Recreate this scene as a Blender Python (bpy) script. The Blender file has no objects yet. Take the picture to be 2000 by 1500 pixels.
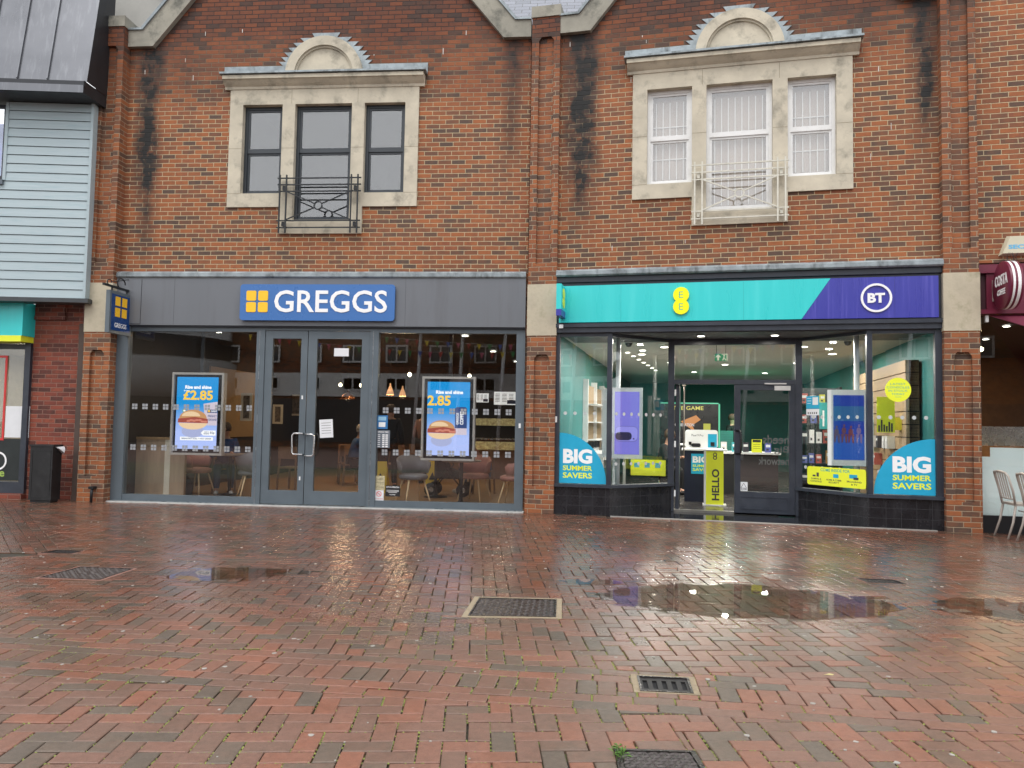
import bpy, bmesh, math, random
import numpy as np
from mathutils import Vector, Matrix
R = math.radians
SC = bpy.context.scene
COL = SC.collection
random.seed(7)

# ------------------------------------------------------------------ camera
CAMP = (0.0, -12.2776, 1.3794)
FPX, PIT, ROL = 1500.186, R(3.0451), R(-0.99062)
cam = bpy.data.cameras.new('camera')
co = bpy.data.objects.new('camera', cam); COL.objects.link(co)
cam.sensor_width = 36.0; cam.lens = FPX / 2000 * 36; cam.clip_start = .05; cam.clip_end = 800
co.matrix_world = Matrix.Translation(CAMP) @ Matrix.Rotation(R(90) + PIT, 4, 'X') @ Matrix.Rotation(-ROL, 4, 'Z')
SC.camera = co

# ------------------------------------------------------------------ world, sun, exposure
SUN_EL, SUN_AZ = R(58), R(200)
wd = bpy.data.worlds.new('World'); SC.world = wd; wd.use_nodes = True
nt = wd.node_tree; nt.nodes.clear()
sky = nt.nodes.new('ShaderNodeTexSky'); sky.sky_type = 'NISHITA'; sky.sun_disc = False
sky.sun_elevation = SUN_EL; sky.sun_rotation = SUN_AZ; sky.dust_density = 4; sky.air_density = 1.0; sky.ozone_density = 1
hs = nt.nodes.new('ShaderNodeHueSaturation'); hs.inputs['Saturation'].default_value = .12
mx = nt.nodes.new('ShaderNodeMixRGB'); mx.inputs[0].default_value = .65; mx.inputs[2].default_value = (17.0, 17.3, 17.8, 1)
bg = nt.nodes.new('ShaderNodeBackground'); bg.inputs[1].default_value = .1
wo = nt.nodes.new('ShaderNodeOutputWorld')
nt.links.new(sky.outputs[0], hs.inputs['Color']); nt.links.new(hs.outputs[0], mx.inputs[1])
nt.links.new(mx.outputs[0], bg.inputs[0]); nt.links.new(bg.outputs[0], wo.inputs[0])
sl = bpy.data.lights.new('sun', 'SUN'); sl.energy = .9; sl.angle = R(25); sl.color = (1, .97, .93)
so = bpy.data.objects.new('sun', sl); COL.objects.link(so)
so.rotation_euler = (R(90) - SUN_EL, 0, math.pi - SUN_AZ + math.pi * 0)
SC.view_settings.view_transform = 'Standard'; SC.view_settings.look = 'None'
SC.view_settings.exposure = 0.38; SC.view_settings.gamma = 1
SC.render.engine = 'CYCLES'

# ------------------------------------------------------------------ frames (facade planes)
AA, AB, AD = R(-4.8296), R(-13.5906), R(2.5)
OA = np.array([.20226, 0, 0.])
def uv_(a): return np.array([math.cos(a), math.sin(a), 0.]), np.array([math.sin(a), -math.cos(a), 0.])
FR = {'A': (OA, AA), 'B': (OA, AB)}
def W(F, s, d, z=0.):
    O, a = FR[F]; u, n = uv_(a); return O + s * u + d * n + np.array([0, 0, z])
def newframe(name, F, p, q):          # frame whose s axis runs from p to q, both (s, d) in frame F
    P, Q = W(F, *p), W(F, *q); v = Q - P
    FR[name] = (P, math.atan2(v[1], v[0])); return float(np.linalg.norm(v))
FR['D'] = (W('A', -7.24, .32), AD)    # teal clad building on the left
LSP = newframe('L', 'B', (1.36, 0.), (2.27, -.93))    # left splayed window
RSP = newframe('R', 'B', (4.25, -.93), (5.10, 0.))    # right splayed window
FR['0'] = (np.zeros(3), 0.)
def ray(x, y):
    a2 = (x - 1000) / FPX; b2 = (750 - y) / FPX
    a = a2 * math.cos(ROL) + b2 * math.sin(ROL); b = -a2 * math.sin(ROL) + b2 * math.cos(ROL)
    return np.array([a, math.cos(PIT) - b * math.sin(PIT), math.sin(PIT) + b * math.cos(PIT)])
def at(x, y, F, d=0.):                # where the sight line of photo point x, y meets the plane at distance d before facade F
    O, a = FR[F]; u, n = uv_(a); r = ray(x, y); C = np.array(CAMP)
    P = C + ((O + d * n - C) @ n) / (r @ n) * r
    return float((P - O) @ u), float(P[2])
def rect(x0, y0, x1, y1, F, d=0.):
    s0, z1 = at(x0, y0, F, d); s1, z0 = at(x1, y1, F, d); return s0, s1, z0, z1
def gnd(x, y, z=0.):
    r = ray(x, y); C = np.array(CAMP); return C + (z - C[2]) / r[2] * r

# ------------------------------------------------------------------ materials
MATS = {}
def nodes(name):
    m = bpy.data.materials.new(name); m.use_nodes = True; t = m.node_tree
    b = t.nodes['Principled BSDF']; MATS[name] = m; return m, t, b
def N(t, ty, **k):
    n = t.nodes.new(ty)
    for a, v in k.items(): setattr(n, a, v)
    return n
def math_(t, op, a, b=None, clamp=False):
    n = N(t, 'ShaderNodeMath', operation=op, use_clamp=clamp)
    for i, x in enumerate((a, b)):
        if x is None: continue
        if isinstance(x, (int, float)): n.inputs[i].default_value = x
        else: t.links.new(x, n.inputs[i])
    return n.outputs[0]
def mixc(t, f, a, b, mode='MIX'):
    n = N(t, 'ShaderNodeMixRGB', blend_type=mode)
    for i, x in enumerate((f, a, b)):
        if isinstance(x, (int, float)): n.inputs[i].default_value = x
        elif isinstance(x, tuple): n.inputs[i].default_value = (*x, 1)
        else: t.links.new(x, n.inputs[i])
    return n.outputs[0]
def noise(t, scale, detail=4, rough=.55, vec=None, stretch=None):
    n = N(t, 'ShaderNodeTexNoise'); n.inputs['Scale'].default_value = scale
    n.inputs['Detail'].default_value = detail; n.inputs['Roughness'].default_value = rough
    if vec is None:
        tc = N(t, 'ShaderNodeTexCoord'); vec = tc.outputs['Object']
    if stretch:
        mp = N(t, 'ShaderNodeMapping'); mp.inputs['Scale'].default_value = stretch
        t.links.new(vec, mp.inputs[0]); vec = mp.outputs[0]
    t.links.new(vec, n.inputs['Vector']); return n.outputs[0]
def remap(t, x, a, b, c=0., d=1.):
    n = N(t, 'ShaderNodeMapRange'); t.links.new(x, n.inputs[0])
    for i, v in enumerate((a, b, c, d)): n.inputs[i + 1].default_value = v
    return n.outputs[0]
def M(name, col, rough=.5, metal=0, var=.12, scale=6, bump=0, emit=0, streak=None, dirt=None, spec=.5, coat=0):
    if name in MATS: return MATS[name]
    m, t, b = nodes(name)
    b.inputs['Roughness'].default_value = rough; b.inputs['Metallic'].default_value = metal
    b.inputs['Specular IOR Level'].default_value = spec; b.inputs['Coat Weight'].default_value = coat
    f = noise(t, scale, 5, .6, stretch=streak)
    lo = tuple(c * (1 - var) for c in col); hi = tuple(min(1, c * (1 + var)) for c in col)
    c = mixc(t, remap(t, f, .3, .7), lo, hi)
    if dirt:
        g = noise(t, dirt[1], 6, .65, stretch=dirt[3] if len(dirt) > 3 else None)
        c = mixc(t, remap(t, g, .52, .72, 0, dirt[2]), c, dirt[0])
    t.links.new(c, b.inputs['Base Color'])
    t.links.new(remap(t, f, .3, .7, max(0, rough - .06), min(1, rough + .08)), b.inputs['Roughness'])
    if emit:
        t.links.new(c, b.inputs['Emission Color']); b.inputs['Emission Strength'].default_value = emit
    if bump:
        bp = N(t, 'ShaderNodeBump'); bp.inputs['Distance'].default_value = bump
        t.links.new(noise(t, scale * 6, 4), bp.inputs['Height']); t.links.new(bp.outputs[0], b.inputs['Normal'])
    return m
def glass(name, tint=(.93, .95, .95), k=1.9, rough=0., ior=1.5):
    m = bpy.data.materials.new(name); m.use_nodes = True; t = m.node_tree; t.nodes.clear()
    tr = N(t, 'ShaderNodeBsdfTransparent'); tr.inputs[0].default_value = (*tint, 1)
    gl = N(t, 'ShaderNodeBsdfGlossy'); gl.inputs['Roughness'].default_value = rough
    fr = N(t, 'ShaderNodeLayerWeight'); fr.inputs[0].default_value = .5
    f = math_(t, 'MULTIPLY', math_(t, 'ADD', math_(t, 'MULTIPLY', math_(t, 'POWER', fr.outputs['Facing'], 5), .96), .042), k, True)
    mxs = N(t, 'ShaderNodeMixShader'); o = N(t, 'ShaderNodeOutputMaterial')
    t.links.new(f, mxs.inputs[0]); t.links.new(tr.outputs[0], mxs.inputs[1]); t.links.new(gl.outputs[0], mxs.inputs[2])
    bp = N(t, 'ShaderNodeBump'); bp.inputs['Distance'].default_value = .0015; bp.inputs['Strength'].default_value = .35
    t.links.new(noise(t, .9, 1), bp.inputs['Height']); t.links.new(bp.outputs[0], gl.inputs['Normal']); t.links.new(bp.outputs[0], fr.inputs['Normal'])
    t.links.new(mxs.outputs[0], o.inputs[0]); MATS[name] = m; return m

def brickmat(name, ramp, mortar=(.56, .44, .27), streaks=(), top=(6.5, 8.0), L=.225, H=.075, mortar_top=(.05, .035, .03), jn=.010, vivid=1.):
    m, t, b = nodes(name)
    tc = N(t, 'ShaderNodeTexCoord'); sp = N(t, 'ShaderNodeSeparateXYZ'); t.links.new(tc.outputs['Object'], sp.inputs[0])
    wob = noise(t, 3.0, 2); wob2 = noise(t, 5.5, 2)
    u = math_(t, 'SUBTRACT', sp.outputs[0], sp.outputs[1]); z = math_(t, 'ADD', sp.outputs[2], math_(t, 'MULTIPLY', math_(t, 'SUBTRACT', wob, .5), .010))
    u = math_(t, 'ADD', u, math_(t, 'MULTIPLY', math_(t, 'SUBTRACT', wob2, .5), .012))
    zr = math_(t, 'DIVIDE', z, H); row = math_(t, 'FLOOR', zr); fz = math_(t, 'FRACT', zr)
    odd = math_(t, 'MODULO', math_(t, 'ABSOLUTE', row), 2)
    wr0 = N(t, 'ShaderNodeTexWhiteNoise', noise_dimensions='1D'); t.links.new(row, wr0.inputs['W'])
    ur = math_(t, 'ADD', math_(t, 'DIVIDE', u, L), math_(t, 'ADD', math_(t, 'MULTIPLY', odd, .5), math_(t, 'MULTIPLY', wr0.outputs[0], .12)))
    colm = math_(t, 'FLOOR', ur); fu = math_(t, 'FRACT', ur)
    du = math_(t, 'MULTIPLY', math_(t, 'MINIMUM', fu, math_(t, 'SUBTRACT', 1, fu)), L)
    dz = math_(t, 'MULTIPLY', math_(t, 'MINIMUM', fz, math_(t, 'SUBTRACT', 1, fz)), H)
    e = math_(t, 'MINIMUM', du, dz)
    en = math_(t, 'ADD', e, math_(t, 'MULTIPLY', math_(t, 'SUBTRACT', noise(t, 40, 3), .5), .005))
    brick = remap(t, en, jn * .38, jn * .72)               # 1 on the brick, 0 in the joint
    cid = N(t, 'ShaderNodeCombineXYZ'); t.links.new(colm, cid.inputs[0]); t.links.new(row, cid.inputs[1])
    wn = N(t, 'ShaderNodeTexWhiteNoise', noise_dimensions='3D'); t.links.new(cid.outputs[0], wn.inputs['Vector'])
    cr = N(t, 'ShaderNodeValToRGB'); els = cr.color_ramp.elements
    for i, (p, c) in enumerate(ramp):
        el = els[i] if i < 2 else els.new(p)
        el.position = p; el.color = (*c, 1)
    v = math_(t, 'ADD', wn.outputs[0], math_(t, 'MULTIPLY', math_(t, 'SUBTRACT', noise(t, 9, 5), .5), .7))
    t.links.new(v, cr.inputs[0])
    patch = noise(t, .55, 4)
    bc = mixc(t, remap(t, patch, .35, .7, 0, .45), cr.outputs[0], (.5, .42, .40), 'MULTIPLY')
    bc = mixc(t, remap(t, noise(t, 60, 3), .3, .8, 0, .35), bc, (.55, .5, .48), 'MULTIPLY')
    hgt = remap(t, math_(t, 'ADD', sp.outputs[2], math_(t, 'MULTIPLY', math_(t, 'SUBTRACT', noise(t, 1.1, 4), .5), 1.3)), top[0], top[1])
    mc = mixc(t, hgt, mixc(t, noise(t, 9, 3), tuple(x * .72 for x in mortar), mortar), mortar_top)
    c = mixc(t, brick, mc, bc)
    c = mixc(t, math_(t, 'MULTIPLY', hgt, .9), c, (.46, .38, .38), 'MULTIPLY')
    for (s0, wdt, zt, zb, k) in streaks:                   # black algae runs below the copings
        a = math_(t, 'ABSOLUTE', math_(t, 'SUBTRACT', math_(t, 'ADD', sp.outputs[0], math_(t, 'MULTIPLY', math_(t, 'SUBTRACT', noise(t, 1.3, 3), .5), .35)), s0))
        a = remap(t, a, wdt * .1, wdt * 1.15, 1, 0)
        bb = remap(t, math_(t, 'ADD', sp.outputs[2], math_(t, 'MULTIPLY', noise(t, 2.2, 3), .9)), zb, zb + (zt - zb) * .55)
        g = remap(t, noise(t, 3, 5, .7, stretch=(1.2, 1, .8)), .33, .56, .25, 1)
        f = math_(t, 'MULTIPLY', math_(t, 'MULTIPLY', a, bb), math_(t, 'MULTIPLY', g, math_(t, 'MULTIPLY', math_(t, 'ADD', math_(t, 'MULTIPLY', wn.outputs[0], .7), .55), k * 1.6)), True)
        c = mixc(t, f, c, (.012, .012, .012))
    t.links.new(c, b.inputs['Base Color'])
    b.inputs['Roughness'].default_value = .78
    bp = N(t, 'ShaderNodeBump'); bp.inputs['Distance'].default_value = .006
    hh = math_(t, 'ADD', brick, math_(t, 'MULTIPLY', noise(t, 80, 4), .35))
    t.links.new(hh, bp.inputs['Height']); t.links.new(bp.outputs[0], b.inputs['Normal'])
    return m
RAMP = [(0, (.105, .066, .048)), (.14, (.145, .076, .048)), (.32, (.215, .085, .042)), (.55, (.295, .102, .040)), (.8, (.385, .128, .042)), (1, (.265, .088, .040))]
RAMP2 = [(0, (.09, .03, .022)), (.2, (.15, .04, .028)), (.4, (.22, .052, .032)), (.65, (.26, .06, .034)), (.85, (.30, .075, .04)), (1, (.19, .05, .03))]
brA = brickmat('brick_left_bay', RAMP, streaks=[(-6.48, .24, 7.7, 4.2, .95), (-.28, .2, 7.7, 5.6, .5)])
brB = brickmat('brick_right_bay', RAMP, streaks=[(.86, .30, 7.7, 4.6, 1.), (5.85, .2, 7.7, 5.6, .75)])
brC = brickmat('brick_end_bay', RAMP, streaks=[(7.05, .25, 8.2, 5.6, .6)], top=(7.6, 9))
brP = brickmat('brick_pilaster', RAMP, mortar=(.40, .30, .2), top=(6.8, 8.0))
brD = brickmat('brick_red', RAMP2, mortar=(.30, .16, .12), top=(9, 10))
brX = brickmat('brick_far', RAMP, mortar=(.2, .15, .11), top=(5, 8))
stone = M('limestone', (.52, .47, .37), .8, var=.16, scale=2.5, bump=.004, dirt=((.16, .15, .12), 3.5, .75))
stone2 = M('limestone_dirty', (.28, .265, .22), .85, var=.25, scale=2.2, bump=.005, dirt=((.06, .065, .055), 2.6, .95))
stoneB = M('limestone_block', (.50, .44, .33), .8, var=.14, scale=4, bump=.003, dirt=((.25, .23, .15), 4, .7))
lead = M('lead_sheet', (.27, .31, .33), .5, .2, var=.35, scale=5, dirt=((.05, .055, .055), 5, .95, (1, 1, .35)), bump=.003)
greyf = M('grey_fascia_paint', (.145, .155, .172), .38, var=.05, scale=1.2, streak=(1, 1, .2), dirt=((.10, .10, .11), 2, .4, (2, 1, .2)))
frameG = M('grey_powder_coat', (.105, .13, .15), .35, var=.07, scale=3)
frameN = M('navy_grey_paint', (.030, .036, .050), .38, var=.15, scale=4, dirt=((.07, .075, .085), 7, .35))
sashD = M('dark_sash_paint', (.03, .037, .045), .35, var=.1)
sashW = M('white_sash_paint', (.74, .74, .73), .35, var=.05, dirt=((.35, .35, .33), 6, .4))
iron = M('black_iron', (.02, .022, .025), .4, .3)
ironW = M('cream_iron', (.62, .60, .52), .5, var=.1, dirt=((.3, .28, .22), 9, .5))
blackt = M('black_tile', (.014, .014, .017), .25, var=.3, scale=3, dirt=((.05, .05, .055), 3, .5, (3, 1, .6)))
white = M('white_plastic', (.75, .76, .76), .35, var=.03)
blackp = M('black_plastic', (.012, .012, .014), .3, var=.2)
steel = M('brushed_steel', (.6, .6, .6), .25, 1, var=.05)
dark = M('dark_void', (.01, .01, .011), .8)
GL = glass('window_glass', k=2.0, tint=(.95, .96, .96)); GLU = glass('upper_window_glass', tint=(.96, .97, .98), k=3.3)
GLD = glass('door_glass', k=2.0, tint=(.95, .96, .96))

# ------------------------------------------------------------------ mesh builder
TXT = {}
def textmesh(body, bold):
    k = (body, bold)
    if k in TXT: return TXT[k]
    cu = bpy.data.curves.new('lettering', 'FONT'); cu.body = body; cu.offset = bold; cu.extrude = .01; cu.resolution_u = 3
    o = bpy.data.objects.new('lettering', cu); COL.objects.link(o); bpy.context.view_layer.update()
    me = bpy.data.meshes.new_from_object(o.evaluated_get(bpy.context.evaluated_depsgraph_get()))
    v = np.empty(len(me.vertices) * 3); me.vertices.foreach_get('co', v); v = v.reshape(-1, 3)
    f = [tuple(p.vertices) for p in me.polygons]
    bpy.data.objects.remove(o); bpy.data.curves.remove(cu); bpy.data.meshes.remove(me)
    mn, mxv = v.min(0), v.max(0); v = (v - mn) / np.maximum(mxv - mn, 1e-6)
    TXT[k] = (v, f); return TXT[k]
class MB:
    def __init__(s, mat=None): s.v = []; s.f = []; s.mi = []; s.m = []; s.cur = 0; s.sm = []; s.use(mat)
    def use(s, mat):
        if mat is None: return s
        if mat not in s.m: s.m.append(mat)
        s.cur = s.m.index(mat); return s
    def add(s, vs, fs, smooth=False):
        o = len(s.v); s.v += [tuple(map(float, p)) for p in vs]
        for f in fs: s.f.append(tuple(o + i for i in f)); s.mi.append(s.cur); s.sm.append(smooth)
        return s
    def box(s, x0, x1, y0, y1, z0, z1):
        v = [(x, y, z) for z in (z0, z1) for y in (y0, y1) for x in (x0, x1)]
        return s.add(v, [(0, 2, 3, 1), (4, 5, 7, 6), (0, 1, 5, 4), (2, 6, 7, 3), (0, 4, 6, 2), (1, 3, 7, 5)])
    def prism(s, poly, y0, y1):            # polygon in x-z, extruded along y
        n = len(poly); v = [(p[0], y0, p[1]) for p in poly] + [(p[0], y1, p[1]) for p in poly]
        return s.add(v, [tuple(range(n)), tuple(range(2 * n - 1, n - 1, -1))] + [(i, i + n, (i + 1) % n + n, (i + 1) % n) for i in range(n)])
    def prismx(s, poly, x0, x1):           # polygon in y-z, extruded along x
        n = len(poly); v = [(x0, p[0], p[1]) for p in poly] + [(x1, p[0], p[1]) for p in poly]
        return s.add(v, [tuple(range(n)), tuple(range(2 * n - 1, n - 1, -1))] + [(i, i + n, (i + 1) % n + n, (i + 1) % n) for i in range(n)])
    def prismz(s, poly, z0, z1):
        n = len(poly); v = [(p[0], p[1], z0) for p in poly] + [(p[0], p[1], z1) for p in poly]
        return s.add(v, [tuple(range(n)), tuple(range(2 * n - 1, n - 1, -1))] + [(i, i + n, (i + 1) % n + n, (i + 1) % n) for i in range(n)])
    def quad(s, a, b, c, d): return s.add([a, b, c, d], [(0, 1, 2, 3)])
    def tube(s, pts, r, seg=8, closed=False, r2=None):
        pts = [Vector(p) for p in pts]; n = len(pts); vs = []
        for i, p in enumerate(pts):
            a = pts[i - 1] if (i or closed) else p; b = pts[(i + 1) % n] if (i < n - 1 or closed) else p
            d = (b - a).normalized(); x = d.orthogonal().normalized() if i == 0 else (px - d * px.dot(d)).normalized()
            px = x; y = d.cross(x); rr = r if r2 is None else r + (r2 - r) * i / max(1, n - 1)
            for k in range(seg):
                t = 2 * math.pi * k / seg; vs.append(p + (x * math.cos(t) + y * math.sin(t)) * rr)
        fs = [(i * seg + k, i * seg + (k + 1) % seg, ((i + 1) % n) * seg + (k + 1) % seg, ((i + 1) % n) * seg + k) for i in range(n if closed else n - 1) for k in range(seg)]
        if not closed: fs += [tuple(range(seg)), tuple(range((n - 1) * seg, n * seg))]
        return s.add(vs, fs, True)
    def bar(s, a, b, w, h=None):           # rectangular bar from a to b
        a, b = Vector(a), Vector(b); h = h or w; d = (b - a).normalized()
        up = Vector((0, 1, 0)) if abs(d.y) < .9 else Vector((1, 0, 0))
        x = d.cross(up).normalized() * w / 2; y = d.cross(x).normalized() * h / 2
        v = [p + i * x + j * y for p in (a, b) for i, j in ((-1, -1), (1, -1), (1, 1), (-1, 1))]
        return s.add(v, [(0, 1, 2, 3), (7, 6, 5, 4)] + [(i, (i + 1) % 4, (i + 1) % 4 + 4, i + 4) for i in range(4)])
    def lathe(s, prof, c=(0, 0, 0), seg=20, axis='z', sx=1, sy=1):
        vs = []
        for r, h in prof:
            for k in range(seg):
                t = 2 * math.pi * k / seg; x, y = r * math.cos(t) * sx, r * math.sin(t) * sy
                p = (x, y, h) if axis == 'z' else (x, -h, y) if axis == 'y' else (h, x, y)
                vs.append((p[0] + c[0], p[1] + c[1], p[2] + c[2]))
        n = len(prof); fs = [(i * seg + k, i * seg + (k + 1) % seg, (i + 1) * seg + (k + 1) % seg, (i + 1) * seg + k) for i in range(n - 1) for k in range(seg)]
        fs += [tuple(range(seg)), tuple(range((n - 1) * seg, n * seg))]
        return s.add(vs, fs, n > 3)
    def disc(s, cx, cz, r, y0, y1, seg=28, rz=None):
        return s.prism([(cx + r * math.cos(2 * math.pi * k / seg), cz + (rz or r) * math.sin(2 * math.pi * k / seg)) for k in range(seg)], y0, y1)
    def ring(s, cx, cz, ro, ri, y0, y1, a0=0, a1=360, seg=40, rzo=None, rzi=None):
        full = a1 - a0 >= 360; A = [R(a0 + (a1 - a0) * k / seg) for k in range(seg + (0 if full else 1))]; n = len(A)
        vs = []
        for y in (y0, y1):
            for r in (ro, ri):
                vs += [(cx + r * math.cos(a), y, cz + r * math.sin(a)) for a in A]
        fs = []
        for k in range(n if full else n - 1):
            j = (k + 1) % n
            fs += [(k, j, n + j, n + k), (2 * n + k, 3 * n + k, 3 * n + j, 2 * n + j), (k, 2 * n + k, 2 * n + j, j), (n + k, n + j, 3 * n + j, 3 * n + k)]
        if not full: fs += [(0, n, 3 * n, 2 * n), (n - 1, 3 * n - 1, 4 * n - 1, 2 * n - 1)]
        return s.add(vs, fs)
    def rrect(s, x0, x1, z0, z1, r, y0, y1):
        p = []
        for cx, cz, a in ((x1 - r, z1 - r, 0), (x0 + r, z1 - r, 90), (x0 + r, z0 + r, 180), (x1 - r, z0 + r, 270)):
            p += [(cx + r * math.cos(R(a + t)), cz + r * math.sin(R(a + t))) for t in (0, 30, 60, 90)]
        return s.prism(p, y0, y1)
    def frame(s, x0, x1, z0, z1, w, y0, y1, wb=None):
        wb = wb or w
        s.box(x0, x0 + w, y0, y1, z0, z1); s.box(x1 - w, x1, y0, y1, z0, z1)
        s.box(x0 + w, x1 - w, y0, y1, z1 - w, z1); return s.box(x0 + w, x1 - w, y0, y1, z0, z0 + wb)
    def text(s, body, x0, x1, z0, z1, y, bold=0, th=.003, rot=0, flip=False, skew=0):
        v, f = textmesh(body, bold)
        X, Y, Z = v[:, 0], v[:, 1], v[:, 2]
        if rot: X, Y = 1 - Y, X
        if flip: X = 1 - X
        x = x0 + X * (x1 - x0); z = z0 + Y * (z1 - z0) + skew * (x - x0)
        return s.add(np.stack([x, y - Z * th, z], 1), f)
    def build(s, name, parent=None, base=(0, 0, 0), sm=None):
        me = bpy.data.meshes.new(name); bx = parent['_b'] if parent is not None and '_b' in parent else base
        me.from_pydata([(p[0] - bx[0], p[1] - bx[1], p[2] - bx[2]) for p in s.v], [], s.f)
        for m in s.m: me.materials.append(m)
        me.polygons.foreach_set('material_index', s.mi); me.polygons.foreach_set('use_smooth', s.sm)
        bm = bmesh.new(); bm.from_mesh(me); bmesh.ops.recalc_face_normals(bm, faces=bm.faces); bm.to_mesh(me); bm.free()
        o = bpy.data.objects.new(name, me); COL.objects.link(o)
        if parent is not None: o.parent = parent; o['_b'] = bx
        return o
def thing(name, label, cat, F='0', base=(0, 0, 0), group=None, rz=0):   # base = (s, y, z) in the frame; children are built in frame coordinates
    o = bpy.data.objects.new(name, None); COL.objects.link(o); O, a = FR[F]
    w = W(F, base[0], -base[1], base[2]); o.location = w; o.rotation_euler = (0, 0, a + rz)
    o['_b'] = list(base); o['label'] = label; o['category'] = cat
    if group: o['group'] = group
    o.empty_display_size = .1; return o
def solo(mb, name, label, cat, F, base=(0, 0, 0), group=None):          # a thing that is one mesh, built in frame coordinates
    o = mb.build(name, None, base); O, a = FR[F]; o.location = W(F, base[0], -base[1], base[2]); o.rotation_euler = (0, 0, a)
    o['label'] = label; o['category'] = cat
    if group: o['group'] = group
    return o
def struct(mb, name, stuff=False):
    o = mb.build(name); o['kind'] = 'stuff' if stuff else 'structure'; return o
def copytree(o, parent=None):
    c = o.copy(); COL.objects.link(c)
    if parent: c.parent = parent
    for ch in o.children: copytree(ch, c)
    return c
def place(o, F, s, d, z=0, rz=0):
    o.location = W(F, s, d, z); o.rotation_euler = (0, 0, FR[F][1] + rz); return o

# ================================================================== PAVING
def clip(poly, a, b, c):          # keep a*x + b*y <= c
    out = []; n = len(poly)
    for i in range(n):
        p, q = poly[i], poly[(i + 1) % n]; dp, dq = a * p[0] + b * p[1] - c, a * q[0] + b * q[1] - c
        if dp <= 0: out.append(p)
        if dp * dq < 0: t = dp / (dp - dq); out.append((p[0] + (q[0] - p[0]) * t, p[1] + (q[1] - p[1]) * t))
    return out
def area(p): return .5 * sum(p[i][0] * p[(i + 1) % len(p)][1] - p[(i + 1) % len(p)][0] * p[i][1] for i in range(len(p)))
def inset(poly, w):
    n = len(poly); L_ = []
    for i in range(n):
        p, q = poly[i], poly[(i + 1) % n]; dx, dy = q[0] - p[0], q[1] - p[1]; l = math.hypot(dx, dy)
        if l < 1e-5: return None
        a, b = dy / l, -dx / l; L_.append((a, b, a * p[0] + b * p[1] - w))
    out = []
    for i in range(n):
        a1, b1, c1 = L_[i - 1]; a2, b2, c2 = L_[i]; D = a1 * b2 - a2 * b1
        if abs(D) < 1e-4: return None
        out.append(((c1 * b2 - c2 * b1) / D, (a1 * c2 - a2 * c1) / D))
    for i in range(n):            # still pointing the same way?
        p, q, P, Q = poly[i], poly[(i + 1) % n], out[i], out[(i + 1) % n]
        if (q[0] - p[0]) * (Q[0] - P[0]) + (q[1] - p[1]) * (Q[1] - P[1]) <= 0: return None
    return out
PUD = [  # puddles: centre, half axes, depth, turn
    (.0, 0, 0, 0, 0, 0)]
def gp(x, y): p = gnd(x, y); return (float(p[0]), float(p[1]))
PUD = [(*gp(1340, 1160), .62, .60, .011, -8), (*gp(1520, 1172), .78, .42, .012, -10), (*gp(1640, 1196), .42, .26, .010, -8), (*gp(1245, 1150), .35, .42, .007, 0),
       (*gp(415, 1126), .33, .20, .009, 0), (*gp(510, 1112), .42, .26, .008, 0), (*gp(1150, 1135), .26, .09, .007, 0),
       (*gp(1985, 1192), .50, .40, .011, -8), (*gp(800, 1128), .30, .10, .003, 0)]
def lo(x, y, f, s): return math.sin(x * f + s) * math.cos(y * f * 1.13 + s * 2.1)
def ghigh(x, y):
    h = .0022 * lo(x, y, 1.9, .4) + .0014 * lo(x, y, 4.3, 1.7) + .0011 * lo(y, x, 7.7, 2.9)
    for cx, cy, a, b, dp, tr in PUD:
        c, s = math.cos(R(tr)), math.sin(R(tr)); dx, dy = x - cx, y - cy
        u, v = (dx * c + dy * s) / a, (-dx * s + dy * c) / b
        h -= dp * math.exp(-(u * u + v * v) ** 1.5 * .55)
    return h if h > -.005 else -.005 - .004 * (1 - math.exp(-(-.005 - h) / .004))
BL = lambda x: -7.755 - .1155 * x               # upper edge of the soldier band
BANDW = .63; BD = math.atan(-.1155)
CHX = 1.0
def chan(x): return -4.40 - (0 if x < .6 else .168 * (x - .6))
def halfwidth(y): return .667 * (y + 12.28) * 1.0 + 1.9
paverPolys = []
def dohole(polys, hole):
    out = []
    xs_, ys_ = [q[0] for q in hole], [q[1] for q in hole]
    for p in polys:
        rest = p; keep0 = len(out)
        if max(q[0] for q in p) < min(xs_) or min(q[0] for q in p) > max(xs_) or max(q[1] for q in p) < min(ys_) or min(q[1] for q in p) > max(ys_): out.append(p); continue
        for i in range(4):
            q, r_ = hole[i], hole[(i + 1) % 4]; a, b = r_[1] - q[1], -(r_[0] - q[0]); c = a * q[0] + b * q[1]
            o_ = clip(rest, -a, -b, -c)
            if len(o_) > 2 and abs(area(o_)) > 2e-4: out.append(o_)
            rest = clip(rest, a, b, c)
            if len(rest) < 3: break
        if len(rest) < 3 or abs(area(rest)) < 1e-5: out[keep0:] = [p]      # the brick does not touch the hole
    return out
def P2(F, s, d): w = W(F, s, d); return (float(w[0]), float(w[1]))
def quadpx(*pts): return [gp(*p) for p in pts]
MH1 = [(-.335, -6.70), (.385, -6.70), (.43, -6.06), (-.27, -6.04)]
MH2 = [(-4.06, -5.62), (-3.46, -5.68), (-3.42, -5.12), (-3.98, -5.07)]
GUL = [(.665, -8.19), (1.005, -8.22), (1.04, -7.93), (.69, -7.90)]
MH3 = [(.45, -9.30), (.82, -9.30), (.81, -8.91), (.465, -8.90)]
DR1 = [(-4.78, -4.40), (-4.42, -4.42), (-4.40, -4.22), (-4.70, -4.20)]
DR2 = [(3.26, -5.20), (3.62, -5.25), (3.60, -5.02), (3.24, -4.97)]
HOLES = [MH1, MH2, GUL, MH3, DR1, DR2]
TH = R(2.6); U = .105
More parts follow.
